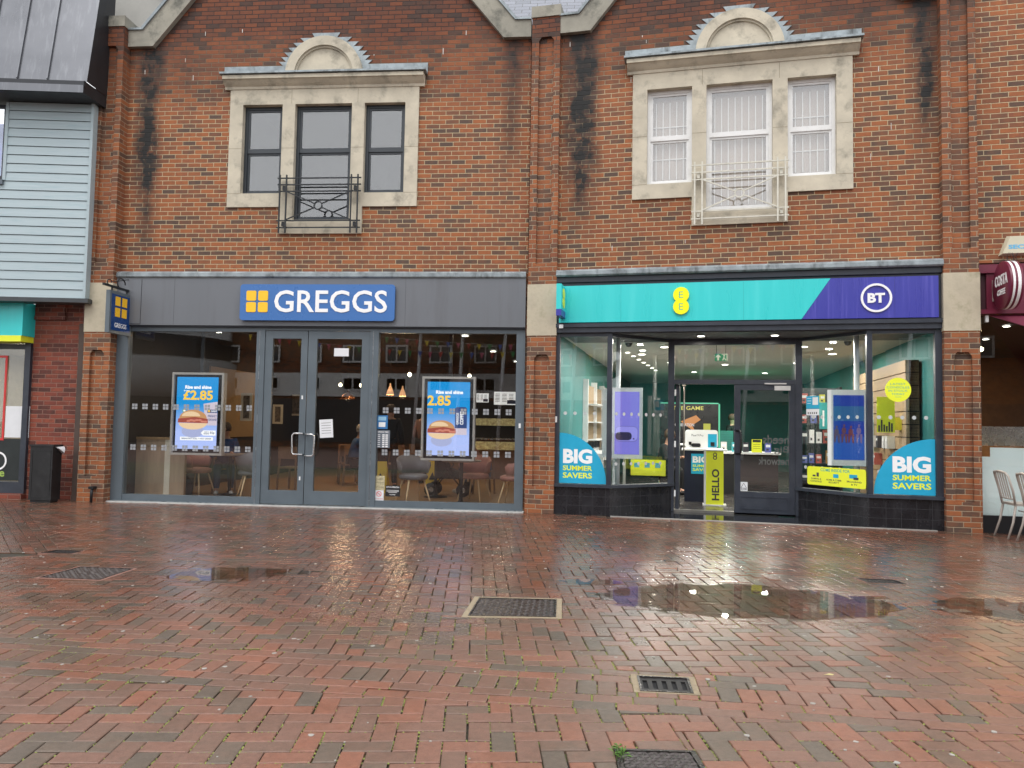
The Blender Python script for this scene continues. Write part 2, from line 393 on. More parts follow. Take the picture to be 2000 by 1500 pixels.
def herring(keep, org=(0.0, -8.0)):
    c, s = math.cos(TH), math.sin(TH); out = []
    for j in range(-30, 95):
        for i in range(-110, 110):
            k = (i + j) % 4
            if k == 0: cell = [(i, j), (i + 2, j), (i + 2, j + 1), (i, j + 1)]
            elif k == 2: cell = [(i, j), (i + 1, j), (i + 1, j + 2), (i, j + 2)]
            else: continue
            q = [(org[0] + U * (x * c - y * s), org[1] + U * (x * s + y * c)) for x, y in cell]
            cx, cy = sum(p[0] for p in q) / 4, sum(p[1] for p in q) / 4
            if abs(cx) > halfwidth(cy) or cy < -10.0 or cy > 1.3: continue
            q = keep(q)
            for p in q:
                if len(p) > 2 and abs(area(p)) > 4e-4: out.append(p)
    return out
def cl(q, *cons):
    for k in cons:
        if len(q) < 3: return []
        q = clip(q, *k)
    return [q]
m = -.1155
cBu = (-m, 1, -7.755)            # y - m x <= -7.755  (below upper band edge)
lo_c = (-m, 1, -7.755 - BANDW / math.cos(BD))
neg = lambda k: (-k[0], -k[1], -k[2])
def chanline(off):               # two straight pieces of the channel course
    return (0, 1, -4.40 + off), (.168, 1, -4.40 + .168 * .6 + off)
c1, c2 = chanline(0); c1b, c2b = chanline(-.22)
polys = herring(lambda q: cl(q, lo_c))
polys += herring(lambda q: cl(q, neg(cBu), c1b, c2b))
def back(q):
    a, b = cl(q, neg(c1), (1, 0, .6)), cl(q, neg(c2), (-1, 0, -.6))
    if sum(p[0] for p in q) / 4 < .6: a = cl(q, neg(c1)); return a
    return cl(q, neg(c2))
polys += herring(back)
def course(x0, y0, ang, length, rows):       # rows of (depth, unit length) laid along a line, going towards the camera
    out = []; c, s = math.cos(ang), math.sin(ang); v = 0
    for depth, ul in rows:
        t = -random.random() * ul
        while t < length:
            ul2 = ul * random.uniform(.97, 1.03)
            cell = [(t, -v - depth), (t + ul2, -v - depth), (t + ul2, -v), (t, -v)]
            out.append([(x0 + a * c - b * s, y0 + a * s + b * c) for a, b in cell]); t += ul2
        v += depth
    return out
bx = -5.2
polys += course(bx, -7.755 + m * bx, BD, 10.6, [(.105, .21), (.105, .21), (.21, .105), (.105, .21), (.105, .21)])
polys += course(-8.5, -4.40, 0, 9.1, [(.11, .21), (.11, .21)])
polys += course(.6, -4.40, math.atan(-.168), 9, [(.11, .21), (.11, .21)])
DG0, DG1 = np.array([-8.05, .35]), np.array([-4.55, -4.38]); dgv = (DG1 - DG0) / np.linalg.norm(DG1 - DG0); dgn = np.array([dgv[1], -dgv[0]])
DGW = .52; dgq = [tuple(DG0 + dgn * DGW), tuple(DG1 + dgn * DGW), tuple(DG1), tuple(DG0)]
if area(dgq) < 0: dgq = dgq[::-1]
polys = dohole(polys, dgq)
polys += [q for p in course(float(DG0[0]), float(DG0[1]), math.atan2(dgv[1], dgv[0]), float(np.linalg.norm(DG1 - DG0)), [(.105, .21), (.105, .21), (.10, .21), (.105, .21), (.105, .21)]) for q in cl(p, neg(c1)) if len(q) > 2 and abs(area(q)) > 4e-4]
for h in HOLES: polys = dohole(polys, h)
# keep out of the buildings
wallA = W('A', 0, 0); nA = uv_(AA)[1]; nB = uv_(AB)[1]; nD = uv_(AD)[1]
def outside(p):
    cx, cy = sum(a[0] for a in p) / len(p), sum(a[1] for a in p) / len(p); P = np.array([cx, cy, 0])
    if cx > .3: return (P - OA) @ nB > -.12
    return (P - OA) @ nA > -.12
polys = [p for p in polys if outside(p)]
pv, pf, tint, top_ = [], [], [], []
for p in polys:
    if area(p) < 0: p = p[::-1]
    p = [q for i, q in enumerate(p) if math.hypot(q[0] - p[i - 1][0], q[1] - p[i - 1][1]) > 1e-3]
    p = [q for i, q in enumerate(p) if abs((q[0] - p[i - 1][0]) * (p[(i + 1) % len(p)][1] - q[1]) - (q[1] - p[i - 1][1]) * (p[(i + 1) % len(p)][0] - q[0])) > 6e-6]
    if len(p) < 3: continue
    cx, cy = sum(a[0] for a in p) / len(p), sum(a[1] for a in p) / len(p)
    near = cy < -7
    g = random.uniform(.0035, .0078) if cy < -4.6 else random.uniform(.002, .0042)
    jx, jy, an = random.gauss(0, .0012), random.gauss(0, .0012), random.gauss(0, .008)
    ca, sa = math.cos(an), math.sin(an)
    p = [(cx + (a - cx) * ca - (b - cy) * sa + jx, cy + (a - cx) * sa + (b - cy) * ca + jy) for a, b in p]
    o_ = inset(p, g / 2 + .0003); 
    if not o_: o_ = inset(p, .0006)
    if not o_: continue
    i_ = inset(o_, .0045) or inset(o_, .0008)
    if not i_: continue
    hz = random.gauss(0, .0011) + (random.random() < .04) * random.uniform(-.004, .003); tx, ty = random.gauss(0, .006), random.gauss(0, .006)
    n = len(p); b0 = len(pv)
    zt = [ghigh(a, b) + hz + tx * (a - cx) + ty * (b - cy) for a, b in i_]
    pv += [(a, b, z) for (a, b), z in zip(i_, zt)] + [(a, b, z - .0035) for (a, b), z in zip(o_, zt)] + [(a, b, -.045) for a, b in o_]
    tn = random.random(); fs = [tuple(range(b0, b0 + n))]
    for i in range(n):
        j = (i + 1) % n
        fs += [(b0 + n + i, b0 + n + j, b0 + j, b0 + i), (b0 + 2 * n + i, b0 + 2 * n + j, b0 + n + j, b0 + n + i)]
    pf += fs; tint += [tn] * len(fs)
me = bpy.data.meshes.new('paving'); me.from_pydata(pv, [], pf)
at_ = me.attributes.new('tint', 'FLOAT', 'FACE'); at_.data.foreach_set('value', tint)
mp_, t, b = nodes('clay_paver')
an_ = N(t, 'ShaderNodeAttribute', attribute_name='tint')
tc = N(t, 'ShaderNodeTexCoord'); sp = N(t, 'ShaderNodeSeparateXYZ'); t.links.new(tc.outputs['Object'], sp.inputs[0])
cr = N(t, 'ShaderNodeValToRGB'); els = cr.color_ramp.elements
for i, (p_, c_) in enumerate([(0, (.145, .115, .09)), (.12, (.170, .128, .097)), (.26, (.20, .125, .092)), (.48, (.235, .130, .096)), (.7, (.26, .134, .096)), (.9, (.285, .130, .086)), (1, (.31, .130, .082))]):
    el = els[i] if i < 2 else els.new(p_)
    el.position = p_; el.color = (*c_, 1)
v_ = math_(t, 'ADD', an_.outputs['Fac'], math_(t, 'MULTIPLY', math_(t, 'SUBTRACT', noise(t, 9, 5, .65), .5), .38)); t.links.new(v_, cr.inputs[0])
wetn = noise(t, .8, 4, .6)
wet = math_(t, 'ADD', remap(t, sp.outputs[1], -8.6, -5.6, 0, .92), math_(t, 'MULTIPLY', math_(t, 'SUBTRACT', wetn, .5), 1.3), True)
grain = noise(t, 190, 5, .75)
c = mixc(t, remap(t, grain, .35, .68, 0, .6), cr.outputs[0], (.42, .38, .36), 'MULTIPLY')
c = mixc(t, remap(t, noise(t, 26, 5, .7), .42, .66, 0, .5), c, (.60, .60, .58), 'MULTIPLY')
c = mixc(t, remap(t, noise(t, 2.4, 5, .65), .48, .7, 0, .4), c, (.55, .52, .42), 'MULTIPLY')
c = mixc(t, math_(t, 'MULTIPLY', wet, .62), c, (.50, .40, .33), 'MULTIPLY')
t.links.new(c, b.inputs['Base Color'])
rr_ = math_(t, 'ADD', remap(t, wet, 0, 1, .47, .15), math_(t, 'MULTIPLY', math_(t, 'SUBTRACT', noise(t, 22, 4), .5), .22))
t.links.new(rr_, b.inputs['Roughness']); b.inputs['Specular IOR Level'].default_value = .5
bp = N(t, 'ShaderNodeBump'); bp.inputs['Distance'].default_value = .0014
t.links.new(math_(t, 'ADD', math_(t, 'MULTIPLY', grain, .5), noise(t, 30, 4)), bp.inputs['Height']); t.links.new(bp.outputs[0], b.inputs['Normal'])
me.materials.append(mp_)
pav = bpy.data.objects.new('paving', me); COL.objects.link(pav); pav['kind'] = 'structure'
# ground sheet (joint filling, reaching out to the horizon)
mg, t, b = nodes('joint_sand')
tc = N(t, 'ShaderNodeTexCoord'); sp = N(t, 'ShaderNodeSeparateXYZ'); t.links.new(tc.outputs['Object'], sp.inputs[0])
mossf = math_(t, 'MULTIPLY', remap(t, noise(t, 7, 5, .7), .45, .6), remap(t, sp.outputs[1], -4.5, -7.0, .12, 1))
c = mixc(t, mossf, (.035, .028, .022), mixc(t, noise(t, 40, 3), (.07, .095, .022), (.16, .18, .05)))
far = math_(t, 'GREATER_THAN', -10.2, sp.outputs[1])
c = mixc(t, far, c, (.14, .07, .055))
t.links.new(c, b.inputs['Base Color']); b.inputs['Roughness'].default_value = .7
bp = N(t, 'ShaderNodeBump'); bp.inputs['Distance'].default_value = .004; t.links.new(noise(t, 90, 4), bp.inputs['Height']); t.links.new(bp.outputs[0], b.inputs['Normal'])
g = MB(mg); nx = 12
g.quad((-150, -150, -.016), (150, -150, -.016), (150, 150, -.016), (-150, 150, -.016))
struct(g, 'ground')
# moss tufts along the open joints in the foreground, and old chewing gum
mm = M('moss', (.19, .22, .05), .9, var=.45, scale=30, bump=.003)
mo = MB(mm)
cand = [p for p in polys if sum(a[1] for a in p) / len(p) < -6.2]
for p in cand:
    for i in range(len(p)):
        cxm, cym = (p[i][0] + p[i - 1][0]) / 2, (p[i][1] + p[i - 1][1]) / 2
        dens = .5 + .5 * lo(cxm, cym, 2.3, .9) + .3 * lo(cxm, cym, 6, 2); pr = .34 * dens * min(1, max(.1, (-6.0 - cym) / 1.5))
        if abs(cxm) > halfwidth(cym) - 1.0: continue
        nseg = 9
        for k in range(nseg):
            if random.random() < pr:
                f = (k + random.random()) / nseg; x = p[i - 1][0] + (p[i][0] - p[i - 1][0]) * f; y = p[i - 1][1] + (p[i][1] - p[i - 1][1]) * f
                r = random.uniform(.0035, .0075); zz = ghigh(x, y) - .0025
                mo.add([(x + r * 1.3 * math.cos(a) + random.gauss(0, .001), y + r * math.sin(a) + random.gauss(0, .001), zz - .004) for a in (0, 1.26, 2.51, 3.77, 5.03)] + [(x, y, zz + random.uniform(.001, .0035))], [(0, 1, 5), (1, 2, 5), (2, 3, 5), (3, 4, 5), (4, 0, 5)], True)
struct(mo, 'moss', True)
gm = MB(M('trodden_gum', (.34, .32, .29), .6, var=.2, scale=40))
for k in range(330):
    y = random.uniform(-9.2, -.4); x = random.uniform(-1, 1) * (halfwidth(y) - 1.8)
    if any(abs(x - cx) < a and abs(y - cy) < b_ for cx, cy, a, b_, dp, tr in PUD): continue
    if not outside([(x, y)]) or any(min(q[0] for q in h) - .05 < x < max(q[0] for q in h) + .05 and min(q[1] for q in h) - .05 < y < max(q[1] for q in h) + .05 for h in HOLES): continue
    r = random.choice([.005, .007, .009, .012, .015]); zz = ghigh(x, y) + .0016; n = 9
    a0 = random.random() * 6; pts = [(x + r * random.uniform(.7, 1.1) * math.cos(a0 + 6.283 * i / n), y + r * random.uniform(.7, 1.1) * math.sin(a0 + 6.283 * i / n)) for i in range(n)]
    gm.prismz(pts, zz - .004, zz + .0008)
struct(gm, 'gum_spots', True)
# puddles
mw, t, b = nodes('puddle_water')
b.inputs['Base Color'].default_value = (.9, .92, .9, 1); b.inputs['Roughness'].default_value = .0
t.nodes.remove(b); ou = [n for n in t.nodes if n.type == 'OUTPUT_MATERIAL'][0]
tr = N(t, 'ShaderNodeBsdfTransparent'); tr.inputs[0].default_value = (.93, .90, .85, 1)
gl = N(t, 'ShaderNodeBsdfGlossy'); gl.inputs['Roughness'].default_value = .01
fr = N(t, 'ShaderNodeFresnel'); fr.inputs[0].default_value = 1.45; mxs = N(t, 'ShaderNodeMixShader')
bp = N(t, 'ShaderNodeBump'); bp.inputs['Distance'].default_value = .0006; bp.inputs['Strength'].default_value = .25
t.links.new(noise(t, 12, 2), bp.inputs['Height']); t.links.new(bp.outputs[0], gl.inputs['Normal'])
t.links.new(math_(t, 'MULTIPLY', fr.outputs[0], .78), mxs.inputs[0]); t.links.new(tr.outputs[0], mxs.inputs[1]); t.links.new(gl.outputs[0], mxs.inputs[2]); t.links.new(mxs.outputs[0], ou.inputs[0])
def puddle(cx, cy, a, b_, zt=-.0042):
    pts = [(cx + a * (1 + .1 * math.sin(3 * k + cx)) * math.cos(k / 40 * 6.283), cy + b_ * (1 + .1 * math.cos(2 * k)) * math.sin(k / 40 * 6.283)) for k in range(40)]
    q = MB(mw); q.add([(x, y, zt) for x, y in pts], [tuple(range(40))]); struct(q, 'puddle')
x_, y_ = gp(1462, 1170); puddle(x_, y_, 1.22, .62)
x_, y_ = gp(465, 1120); puddle(x_, y_, .85, .32)
x_, y_ = gp(1985, 1192); puddle(x_ + .1, y_, .72, .5)
x_, y_ = gp(1150, 1135); puddle(x_, y_, .3, .13)

# ------------------------------------------------------------------ ironwork let into the paving
castm = M('cast_iron_cover', (.045, .036, .034), .28, .45, var=.4, scale=14, bump=.002)
conc = M('pale_concrete', (.30, .24, .16), .85, var=.2, scale=30, bump=.004)
concp = M('pink_mortar', (.26, .14, .11), .85, var=.2, scale=20, bump=.003)
def lerp2(q, u, v):      # bilinear point of a quad
    a = [(q[0][i] * (1 - u) + q[1][i] * u) * (1 - v) + (q[3][i] * (1 - u) + q[2][i] * u) * v for i in (0, 1)]; return a
def cover(quad, label, sur, surw, tread=True, group=None):
    cx, cy = sum(p[0] for p in quad) / 4, sum(p[1] for p in quad) / 4
    o = thing('manhole_cover', label, 'manhole cover', '0', (cx, cy, 0), group)
    q2 = inset(quad, surw); q3 = inset(q2, .012)
    f = MB(sur)
    for i in range(4):
        j = (i + 1) % 4; f.prismz([quad[i], quad[j], q2[j], q2[i]], -.03, .0005)
    f.build('surround', o)
    f = MB(castm)
    for i in range(4):
        j = (i + 1) % 4; f.prismz([q2[i], q2[j], q3[j], q3[i]], -.02, .004)
    f.build('frame', o)
    q4 = inset(q3, .004); p = MB(castm); p.prismz(q4, -.02, .000)
    nx_, ny_ = (13, 11)
    for i in range(nx_):
        for j in range(ny_):
            u, v = (i + .5) / nx_, (j + .5) / ny_; c0 = lerp2(q4, u, v); a = R(25) if (i + j) % 2 else R(-65)
            if abs(u - .5) < .12 and abs(v - .5) < .12: a += 1.0
            l, w = .024, .0075; p.use(M('worn_iron', (.085, .072, .068), .35, .3, var=.3, scale=30)); ca, sa = math.cos(a), math.sin(a)
            d = [(-l, 0), (0, -w), (l, 0), (0, w)]; pts = [(c0[0] + x * ca - y * sa, c0[1] + x * sa + y * ca) for x, y in d]
            p.add([(x, y, 0) for x, y in pts] + [(c0[0], c0[1], .0065)], [(0, 1, 4), (1, 2, 4), (2, 3, 4), (3, 0, 4)])
    p.build('plate', o); return o
cover(MH1, 'treaded iron manhole cover in a pale concrete surround in mid paving', conc, .042)
cover(MH2, 'treaded iron manhole cover at the left of the paving with red mortar edge', concp, .025)
cover(MH3, 'treaded iron manhole cover cut by the bottom edge of the photo', castm, .012)
def gully(quad, label, sur, sw, ns):
    cx, cy = sum(p[0] for p in quad) / 4, sum(p[1] for p in quad) / 4
    o = thing('drain_grate', label, 'drain grate', '0', (cx, cy, 0))
    q = [lerp2(quad, sw, .06), lerp2(quad, 1 - sw, .06), lerp2(quad, 1 - sw, .9), lerp2(quad, sw, .9)]
    f = MB(sur)
    for i in range(4):
        j = (i + 1) % 4; f.prismz([quad[i], quad[j], q[j], q[i]], -.03, -.001)
    f.build('surround', o); f = MB(castm); q2 = inset(q, .012)
    for i in range(4):
        j = (i + 1) % 4; f.prismz([q[i], q[j], q2[j], q2[i]], -.03, .003)
    f.build('frame', o)
    f = MB(M('grate_iron', (.022, .020, .020), .55, var=.4, scale=20)); 
    f.prismz([lerp2(q2, 0, 0), lerp2(q2, 1, 0), lerp2(q2, 1, .2), lerp2(q2, 0, .2)], -.02, -.004)
    f.prismz([lerp2(q2, 0, .8), lerp2(q2, 1, .8), lerp2(q2, 1, 1), lerp2(q2, 0, 1)], -.02, -.004)
    for k in range(ns + 1):
        a = max(0, (k - .26) / ns); b_ = min(1, (k + .26) / ns)
        f.prismz([lerp2(q2, a, .2), lerp2(q2, b_, .2), lerp2(q2, b_, .8), lerp2(q2, a, .8)], -.02, -.0042)
    f.build('bars', o)
    f = MB(dark); f.prismz(q2, -.0155, -.0150); f.build('pit', o)
    return o
gully(GUL, 'slotted iron drain grate between pale mortar blocks in the soldier course', conc, .095, 5)
gully(DR1, 'small dark drain grate at the left end of the channel course', concp, .04, 7)
gully(DR2, 'small dark drain grate in the channel on the right', concp, .04, 8)

wx, wy = gp(1211, 1474); p = MB(M('weed_green', (.10, .22, .03), .6, var=.3)); rw = random.Random(8)
for k in range(34):
    x, y = wx + rw.gauss(0, .012), wy + rw.gauss(0, .03); a = rw.random() * 6.28; l = rw.uniform(.008, .018); h = rw.uniform(.004, .028); ca, sa = math.cos(a) * l, math.sin(a) * l
    p.add([(x, y, h - .003), (x + ca - sa * .35, y + sa + ca * .35, h + .004), (x + ca * 1.9, y + sa * 1.9, h + rw.uniform(-.004, .006)), (x + ca + sa * .35, y + sa - ca * .35, h + .004)], [(0, 1, 2), (0, 2, 3)])
    p.bar((x, y, -.004), (x, y, h), .0015)
solo(p, 'weed', 'small green weed growing at the left corner of the bottom manhole cover', 'weed', '0', (wx, wy, 0))
lx, ly = gp(1619, 1319); p = MB(M('dead_leaf', (.55, .48, .22), .6)); p.add([(lx - .034, ly, .003), (lx - .012, ly - .012, .006), (lx + .018, ly - .010, .004), (lx + .030, ly + .002, .006), (lx + .006, ly + .012, .008), (lx - .014, ly + .008, .004)], [(0, 1, 5), (1, 4, 5), (1, 2, 4), (2, 3, 4)])
solo(p, 'fallen_leaf', 'pale yellow fallen leaf on the paving right of the slotted drain grate', 'leaf', '0', (lx, ly, 0))

# ================================================================== BRICK BUILDINGS
PZ = dict(stone0=2.80, stone1=3.62, top=7.99)
def pilaster(par, x0, x1, y0, lower_shift=0, dcap=None):
    """brick pier with two sunk panels and a stone block; y0 = front (negative towards the street)"""
    p = MB(brP); a, b_ = x0 + .115, x1 - .10; yr = y0 + .055; yb = .02
    p.box(x0, x1, y0, yb, 0, .42)
    p.box(x0, a, y0, yb, .42, 2.50); p.box(b_, x1, y0, yb, .42, 2.50)
    p.box(a, b_, yr, yb, .42, 2.50)
    p.box(x0, x1, y0, yb, 2.50, 2.80)
    p.prism([(a, 2.44), (a + .045, 2.50), (a, 2.50)], y0, yr); p.prism([(b_, 2.44), (b_, 2.50), (b_ - .045, 2.50)], y0, yr)
    p.box(x0, x1, y0, yb, PZ['stone1'], 3.95)
    p.box(x0, a, y0, yb, 3.95, 7.66); p.box(b_, x1, y0, yb, 3.95, 7.66); p.box(a, b_, yr, yb, 3.95, 7.66)
    p.prism([(a, 3.95), (b_, 3.95), (b_, 3.951), (a, 3.951)], y0, yr)
    p.prism([(a, 7.60), (a + .045, 7.66), (a, 7.66)], y0, yr); p.prism([(b_, 7.60), (b_, 7.66), (b_ - .045, 7.66)], y0, yr)
    p.box(x0, x1, y0, yb, 7.66, PZ['top'])
    o = p.build('pilaster', par)
    q = MB(stoneB); q.box(x0 - .008, x1 + .008, y0 - .008, yb, 2.80, PZ['stone1']); q.build('stone_block', o)
    q = MB(stone2); q.box(x0 - .012, x1 + .012, y0 - .02, .3, PZ['top'], 8.17); q.build('capstone', o)
    return o
def wallpiece(par, mat, x0, x1, c, hw, apex_slope=1.21, z0=3.7, zc=7.70, kin=.45, name='wall'):
    """street wall of one gabled bay with a cross shaped opening behind the stone surround"""
    w = MB(mat); y0, y1 = 0., .32
    L_, Rr = c - hw, c + hw
    w.box(x0, L_, y0, y1, z0, zc); w.box(Rr, x1, y0, y1, z0, zc); w.box(L_, Rr, y0, y1, 6.85, zc)
    w.box(L_, Rr, y0, y1, z0, 4.55); w.box(L_, c - .62, y0, y1, 4.55, 5.0); w.box(c + .62, Rr, y0, y1, 4.55, 5.0)
    a, b_ = x0 + kin, x1 - kin; ap = zc + (b_ - a) / 2 * apex_slope
    w.prism([(a, zc), (b_, zc), ((a + b_) / 2, ap)], y0, y1)
    o = w.build(name, par)
    # copings
    cp = MB(stone2); yy0, yy1 = -.09, .36; th = .32; sl = math.hypot(1, apex_slope); dx = th * apex_slope / sl * 0
    def run(sg):
        e = a if sg > 0 else b_; en = x0 if sg > 0 else x1
        up = th * sl   # vertical thickness of the raking course
        k = .28        # height of the level kneeler
        xk = e - sg * (up - k) / apex_slope
        mid = (a + b_) / 2
        cp.prism([(en, zc), (e, zc), (e - sg * .0001, zc + .0001), (xk, zc + k), (en, zc + k)], yy0, yy1)
        cp.prism([(e, zc), (mid, ap), (mid, ap + up), (xk, zc + k)], yy0, yy1)
        cp.use(lead)
        cp.prism([(en, zc + k + .002), (xk, zc + k + .002), (xk - sg * .02, zc + k + .035), (en, zc + k + .035)], yy0 - .03, yy1)
        cp.prism([(xk, zc + k + .002), (mid, ap + up + .002), (mid, ap + up + .05), (xk - sg * .02, zc + k + .05)], yy0 - .03, yy1); cp.use(stone2)
    run(1); run(-1); cp.build('coping', par)
    return o
def surround(par, c, dark_sash=True):
    """three light stone window with cornice, half round head and stepped lead flashing"""
    s = MB(stone); yf, yb = -.035, .16
    H = [(-1.385, -.70), (-.485, .485), (.70, 1.385)]
    X = lambda a: c + a
    s.box(X(-1.61), X(-1.385), yf, yb, 4.93, 6.67); s.box(X(1.385), X(1.61), yf, yb, 4.93, 6.67)
    s.box(X(-.70), X(-.485), yf, yb, 4.48, 6.67); s.box(X(.485), X(.70), yf, yb, 4.48, 6.67)
    s.box(X(-1.61), X(1.61), yf, yb, 6.67, 6.93)
    s.box(X(-1.385), X(-.70), yf, yb, 4.93, 5.16); s.box(X(.70), X(1.385), yf, yb, 4.93, 5.16)
    s.box(X(-.485), X(.485), yf, yb, 4.48, 4.71)
    o = s.build('window_surround', par)
    j = MB(M('stone_joint', (.24, .2, .14), .9))
    for xx in (-.55, .58): j.box(X(xx), X(xx) + .006, yf - .001, yf, 6.68, 6.92)
    for a, b_ in ((-1.61, -1.385), (1.385, 1.61), (-.70, -.485), (.485, .70)): j.box(X(a), X(b_), yf - .0012, yf, 5.92, 5.926)
    for a, b_ in ((-1.61, -1.385), (1.385, 1.61)): j.box(X(a), X(b_), yf - .0012, yf, 5.155, 5.161)
    j.build('joints', o)
    k = MB(stone); prof = [(.05, 6.93), (-.05, 6.93), (-.06, 6.97), (-.10, 7.0), (-.155, 7.05), (-.18, 7.06), (-.18, 7.12), (.05, 7.14)]
    k.prismx(prof, X(-1.70), X(1.70)); k.build('cornice', o)
    l = MB(lead); l.box(X(-1.74), X(1.74), -.215, 0, 7.135, 7.165); l.box(X(-1.74), X(-.70), -.02, 0, 7.165, 7.335); l.box(X(.70), X(1.74), -.02, 0, 7.165, 7.335)
    z0 = 7.165; ni = 9
    for k_ in range(ni):         # stepped flashing: one tooth per brick course on each side
        za, zb = z0 + .0805 * k_, z0 + .0805 * (k_ + 1); za += .0005
        Ro = .81
        xo = math.sqrt(max(.02, Ro * Ro - (zb - 7.10) ** 2)) + .05; xi = math.sqrt(max(.0, .60 ** 2 - (za - 7.12) ** 2))
        if k_ == ni - 1: xo = .24
        xb_ = xo - .085 if k_ < ni - 1 else .19
        for sg in (-1, 1): l.prism([(X(sg * xi), za), (X(sg * xb_), za), (X(sg * xo), zb), (X(sg * xi), zb)], -.016, 0)
    l.build('lead_flashing', o)
    a = MB(stone); a.ring(c, 7.14, .655, .50, -.11, 0, 0, 180, 30); a.ring(c, 7.14, .50, .47, -.075, 0, 0, 180, 30)
    a.prism([(c + .475 * math.cos(R(q)), 7.14 + .475 * math.sin(R(q))) for q in range(0, 181, 8)], -.045, 0)
    a.build('half_round_head', o)
    sm_ = sashD if dark_sash else sashW
    for i, (a0, a1) in enumerate(H):
        zb = 5.16 if i != 1 else 4.71; w = MB(sm_); zm = 5.90
        w.frame(X(a0), X(a1), zb, 6.67, .05, .07, .15)
        w.box(X(a0) + .05, X(a1) - .05, .085, .12, zm - .02, zm + .02)
        w.frame(X(a0) + .05, X(a1) - .05, zm + .02, 6.62, .035, .085, .11); w.frame(X(a0) + .05, X(a1) - .05, zb + .05, zm - .02, .035, .105, .13)
        so_ = w.build('sash_window', par)
        g_ = MB(GLU); g_.box(X(a0) + .085, X(a1) - .085, .098, .101, zm + .055, 6.585); g_.box(X(a0) + .085, X(a1) - .085, .118, .121, zb + .085, zm - .055); g_.build('pane', so_)
        if not dark_sash:
            bl = MB(MATS['blind']); nb = max(3, round((a1 - a0) / .105))
            sx = (a1 - a0 - .12) / nb
            for q in range(nb): bl.box(X(a0) + .06 + sx * q, X(a0) + .06 + sx * (q + .998), .20, .203, zb + .03, 6.64)
            bl.use(sashW).box(X(a0) + .05, X(a1) - .05, .205, .21, zb + .02, 6.65)
            bl.build('vertical_blind', so_)
            br_ = MB(M('bar_white', (.9, .87, .8), .5, var=.03)); nbar = 5 if i != 1 else 8; sx = (a1 - a0 - .16) / nbar
            for q in range(nbar): br_.box(X(a0) + .08 + sx * (q + .5) - .007, X(a0) + .08 + sx * (q + .5) + .007, .17, .184, zb + .12, 6.52)
            for zz in ((5.60, 6.12) if i != 1 else (5.35,)): br_.box(X(a0) + .08, X(a1) - .08, .184, .192, zz, zz + .016)
            br_.build('security_bars', so_)
    return o
def railing(par, c, mat, ring2=False):
    r = MB(mat); yf = -.16; X = lambda a: c + a
    for a in (-.655, -.545, .545, .655): r.box(X(a) - .011, X(a) + .011, yf, yf + .022, 4.46, 5.43)
    for z in (5.38, 5.27, 5.16, 4.67, 4.555): r.box(X(-.705), X(.705), yf + .022, yf + .04, z - .010, z + .010)
    zc = 4.915
    for sx in (-1, 1):
        for sz in (-1, 1): r.bar((X(sx * .055), yf + .01, zc + sz * .03), (X(sx * .54), yf + .01, zc + sz * .235), .018)
    r.ring(c, zc, .075, .055, yf, yf + .022, seg=24)
    for a in (-.60, .60):
        for z in (5.22, 4.62): r.box(X(a) - .022, X(a) + .022, yf + .04, -.03, z - .035, z + .035)
    return r.build('balcony_railing', par)
bl_, t, b = nodes('blind'); b.inputs['Base Color'].default_value = (.62, .52, .46, 1); b.inputs['Roughness'].default_value = .8
t.links.new(mixc(t, noise(t, 1.2, 3), (.55, .44, .35), (.49, .43, .37)), b.inputs['Base Color'])

bA = thing('brick_building', 'brick gabled shop building on the left with dark sash windows and grey shopfront', 'building', 'A', group='brick gabled shop buildings')
wallpiece(bA, brA, -6.87, 0.02, -3.43, 1.45)
pilaster(bA, -7.32, -6.86, -.21)
surround(bA, -3.43, True); railing(bA, -3.43, iron)
p = MB(brP); p.box(.0, .10, .02, .5, 0, 7.7); p.build('reveal', bA)
def ledge(par, x0, x1, mat, yo=-.13):
    l = MB(mat); l.prismx([(0, 3.725), (yo + .02, 3.725), (yo, 3.745), (yo, 3.80), (yo + .05, 3.835), (0, 3.85)], x0, x1)
    l.build('lead_ledge', par)
ledge(bA, -6.86, .0, lead)
# upper room behind the dark sashes
def room(par, x0, x1, y0, y1, z0, z1, wallm, floorm, ceilm, name):
    r = MB(floorm); r.quad((x0, y0, z0), (x1, y0, z0), (x1, y1, z0), (x0, y1, z0)); r.build(name + 'floor', par)
    r = MB(ceilm); r.quad((x0, y0, z1), (x0, y1, z1), (x1, y1, z1), (x1, y0, z1)); r.build(name + 'ceiling', par)
    r = MB(wallm); r.quad((x0, y1, z0), (x1, y1, z0), (x1, y1, z1), (x0, y1, z1)); r.quad((x0, y0, z0), (x0, y1, z0), (x0, y1, z1), (x0, y0, z1)); r.quad((x1, y0, z0), (x1, y1, z0), (x1, y1, z1), (x1, y0, z1)); r.build(name + 'inner_walls', par)
greyw = M('grey_room_wall', (.16, .17, .18), .8); whitec = M('white_ceiling', (.62, .60, .56), .8, var=.04)
room(bA, -5.3, -1.5, .33, 3.8, 4.4, 7.3, greyw, greyw, greyw, 'upper_room_')
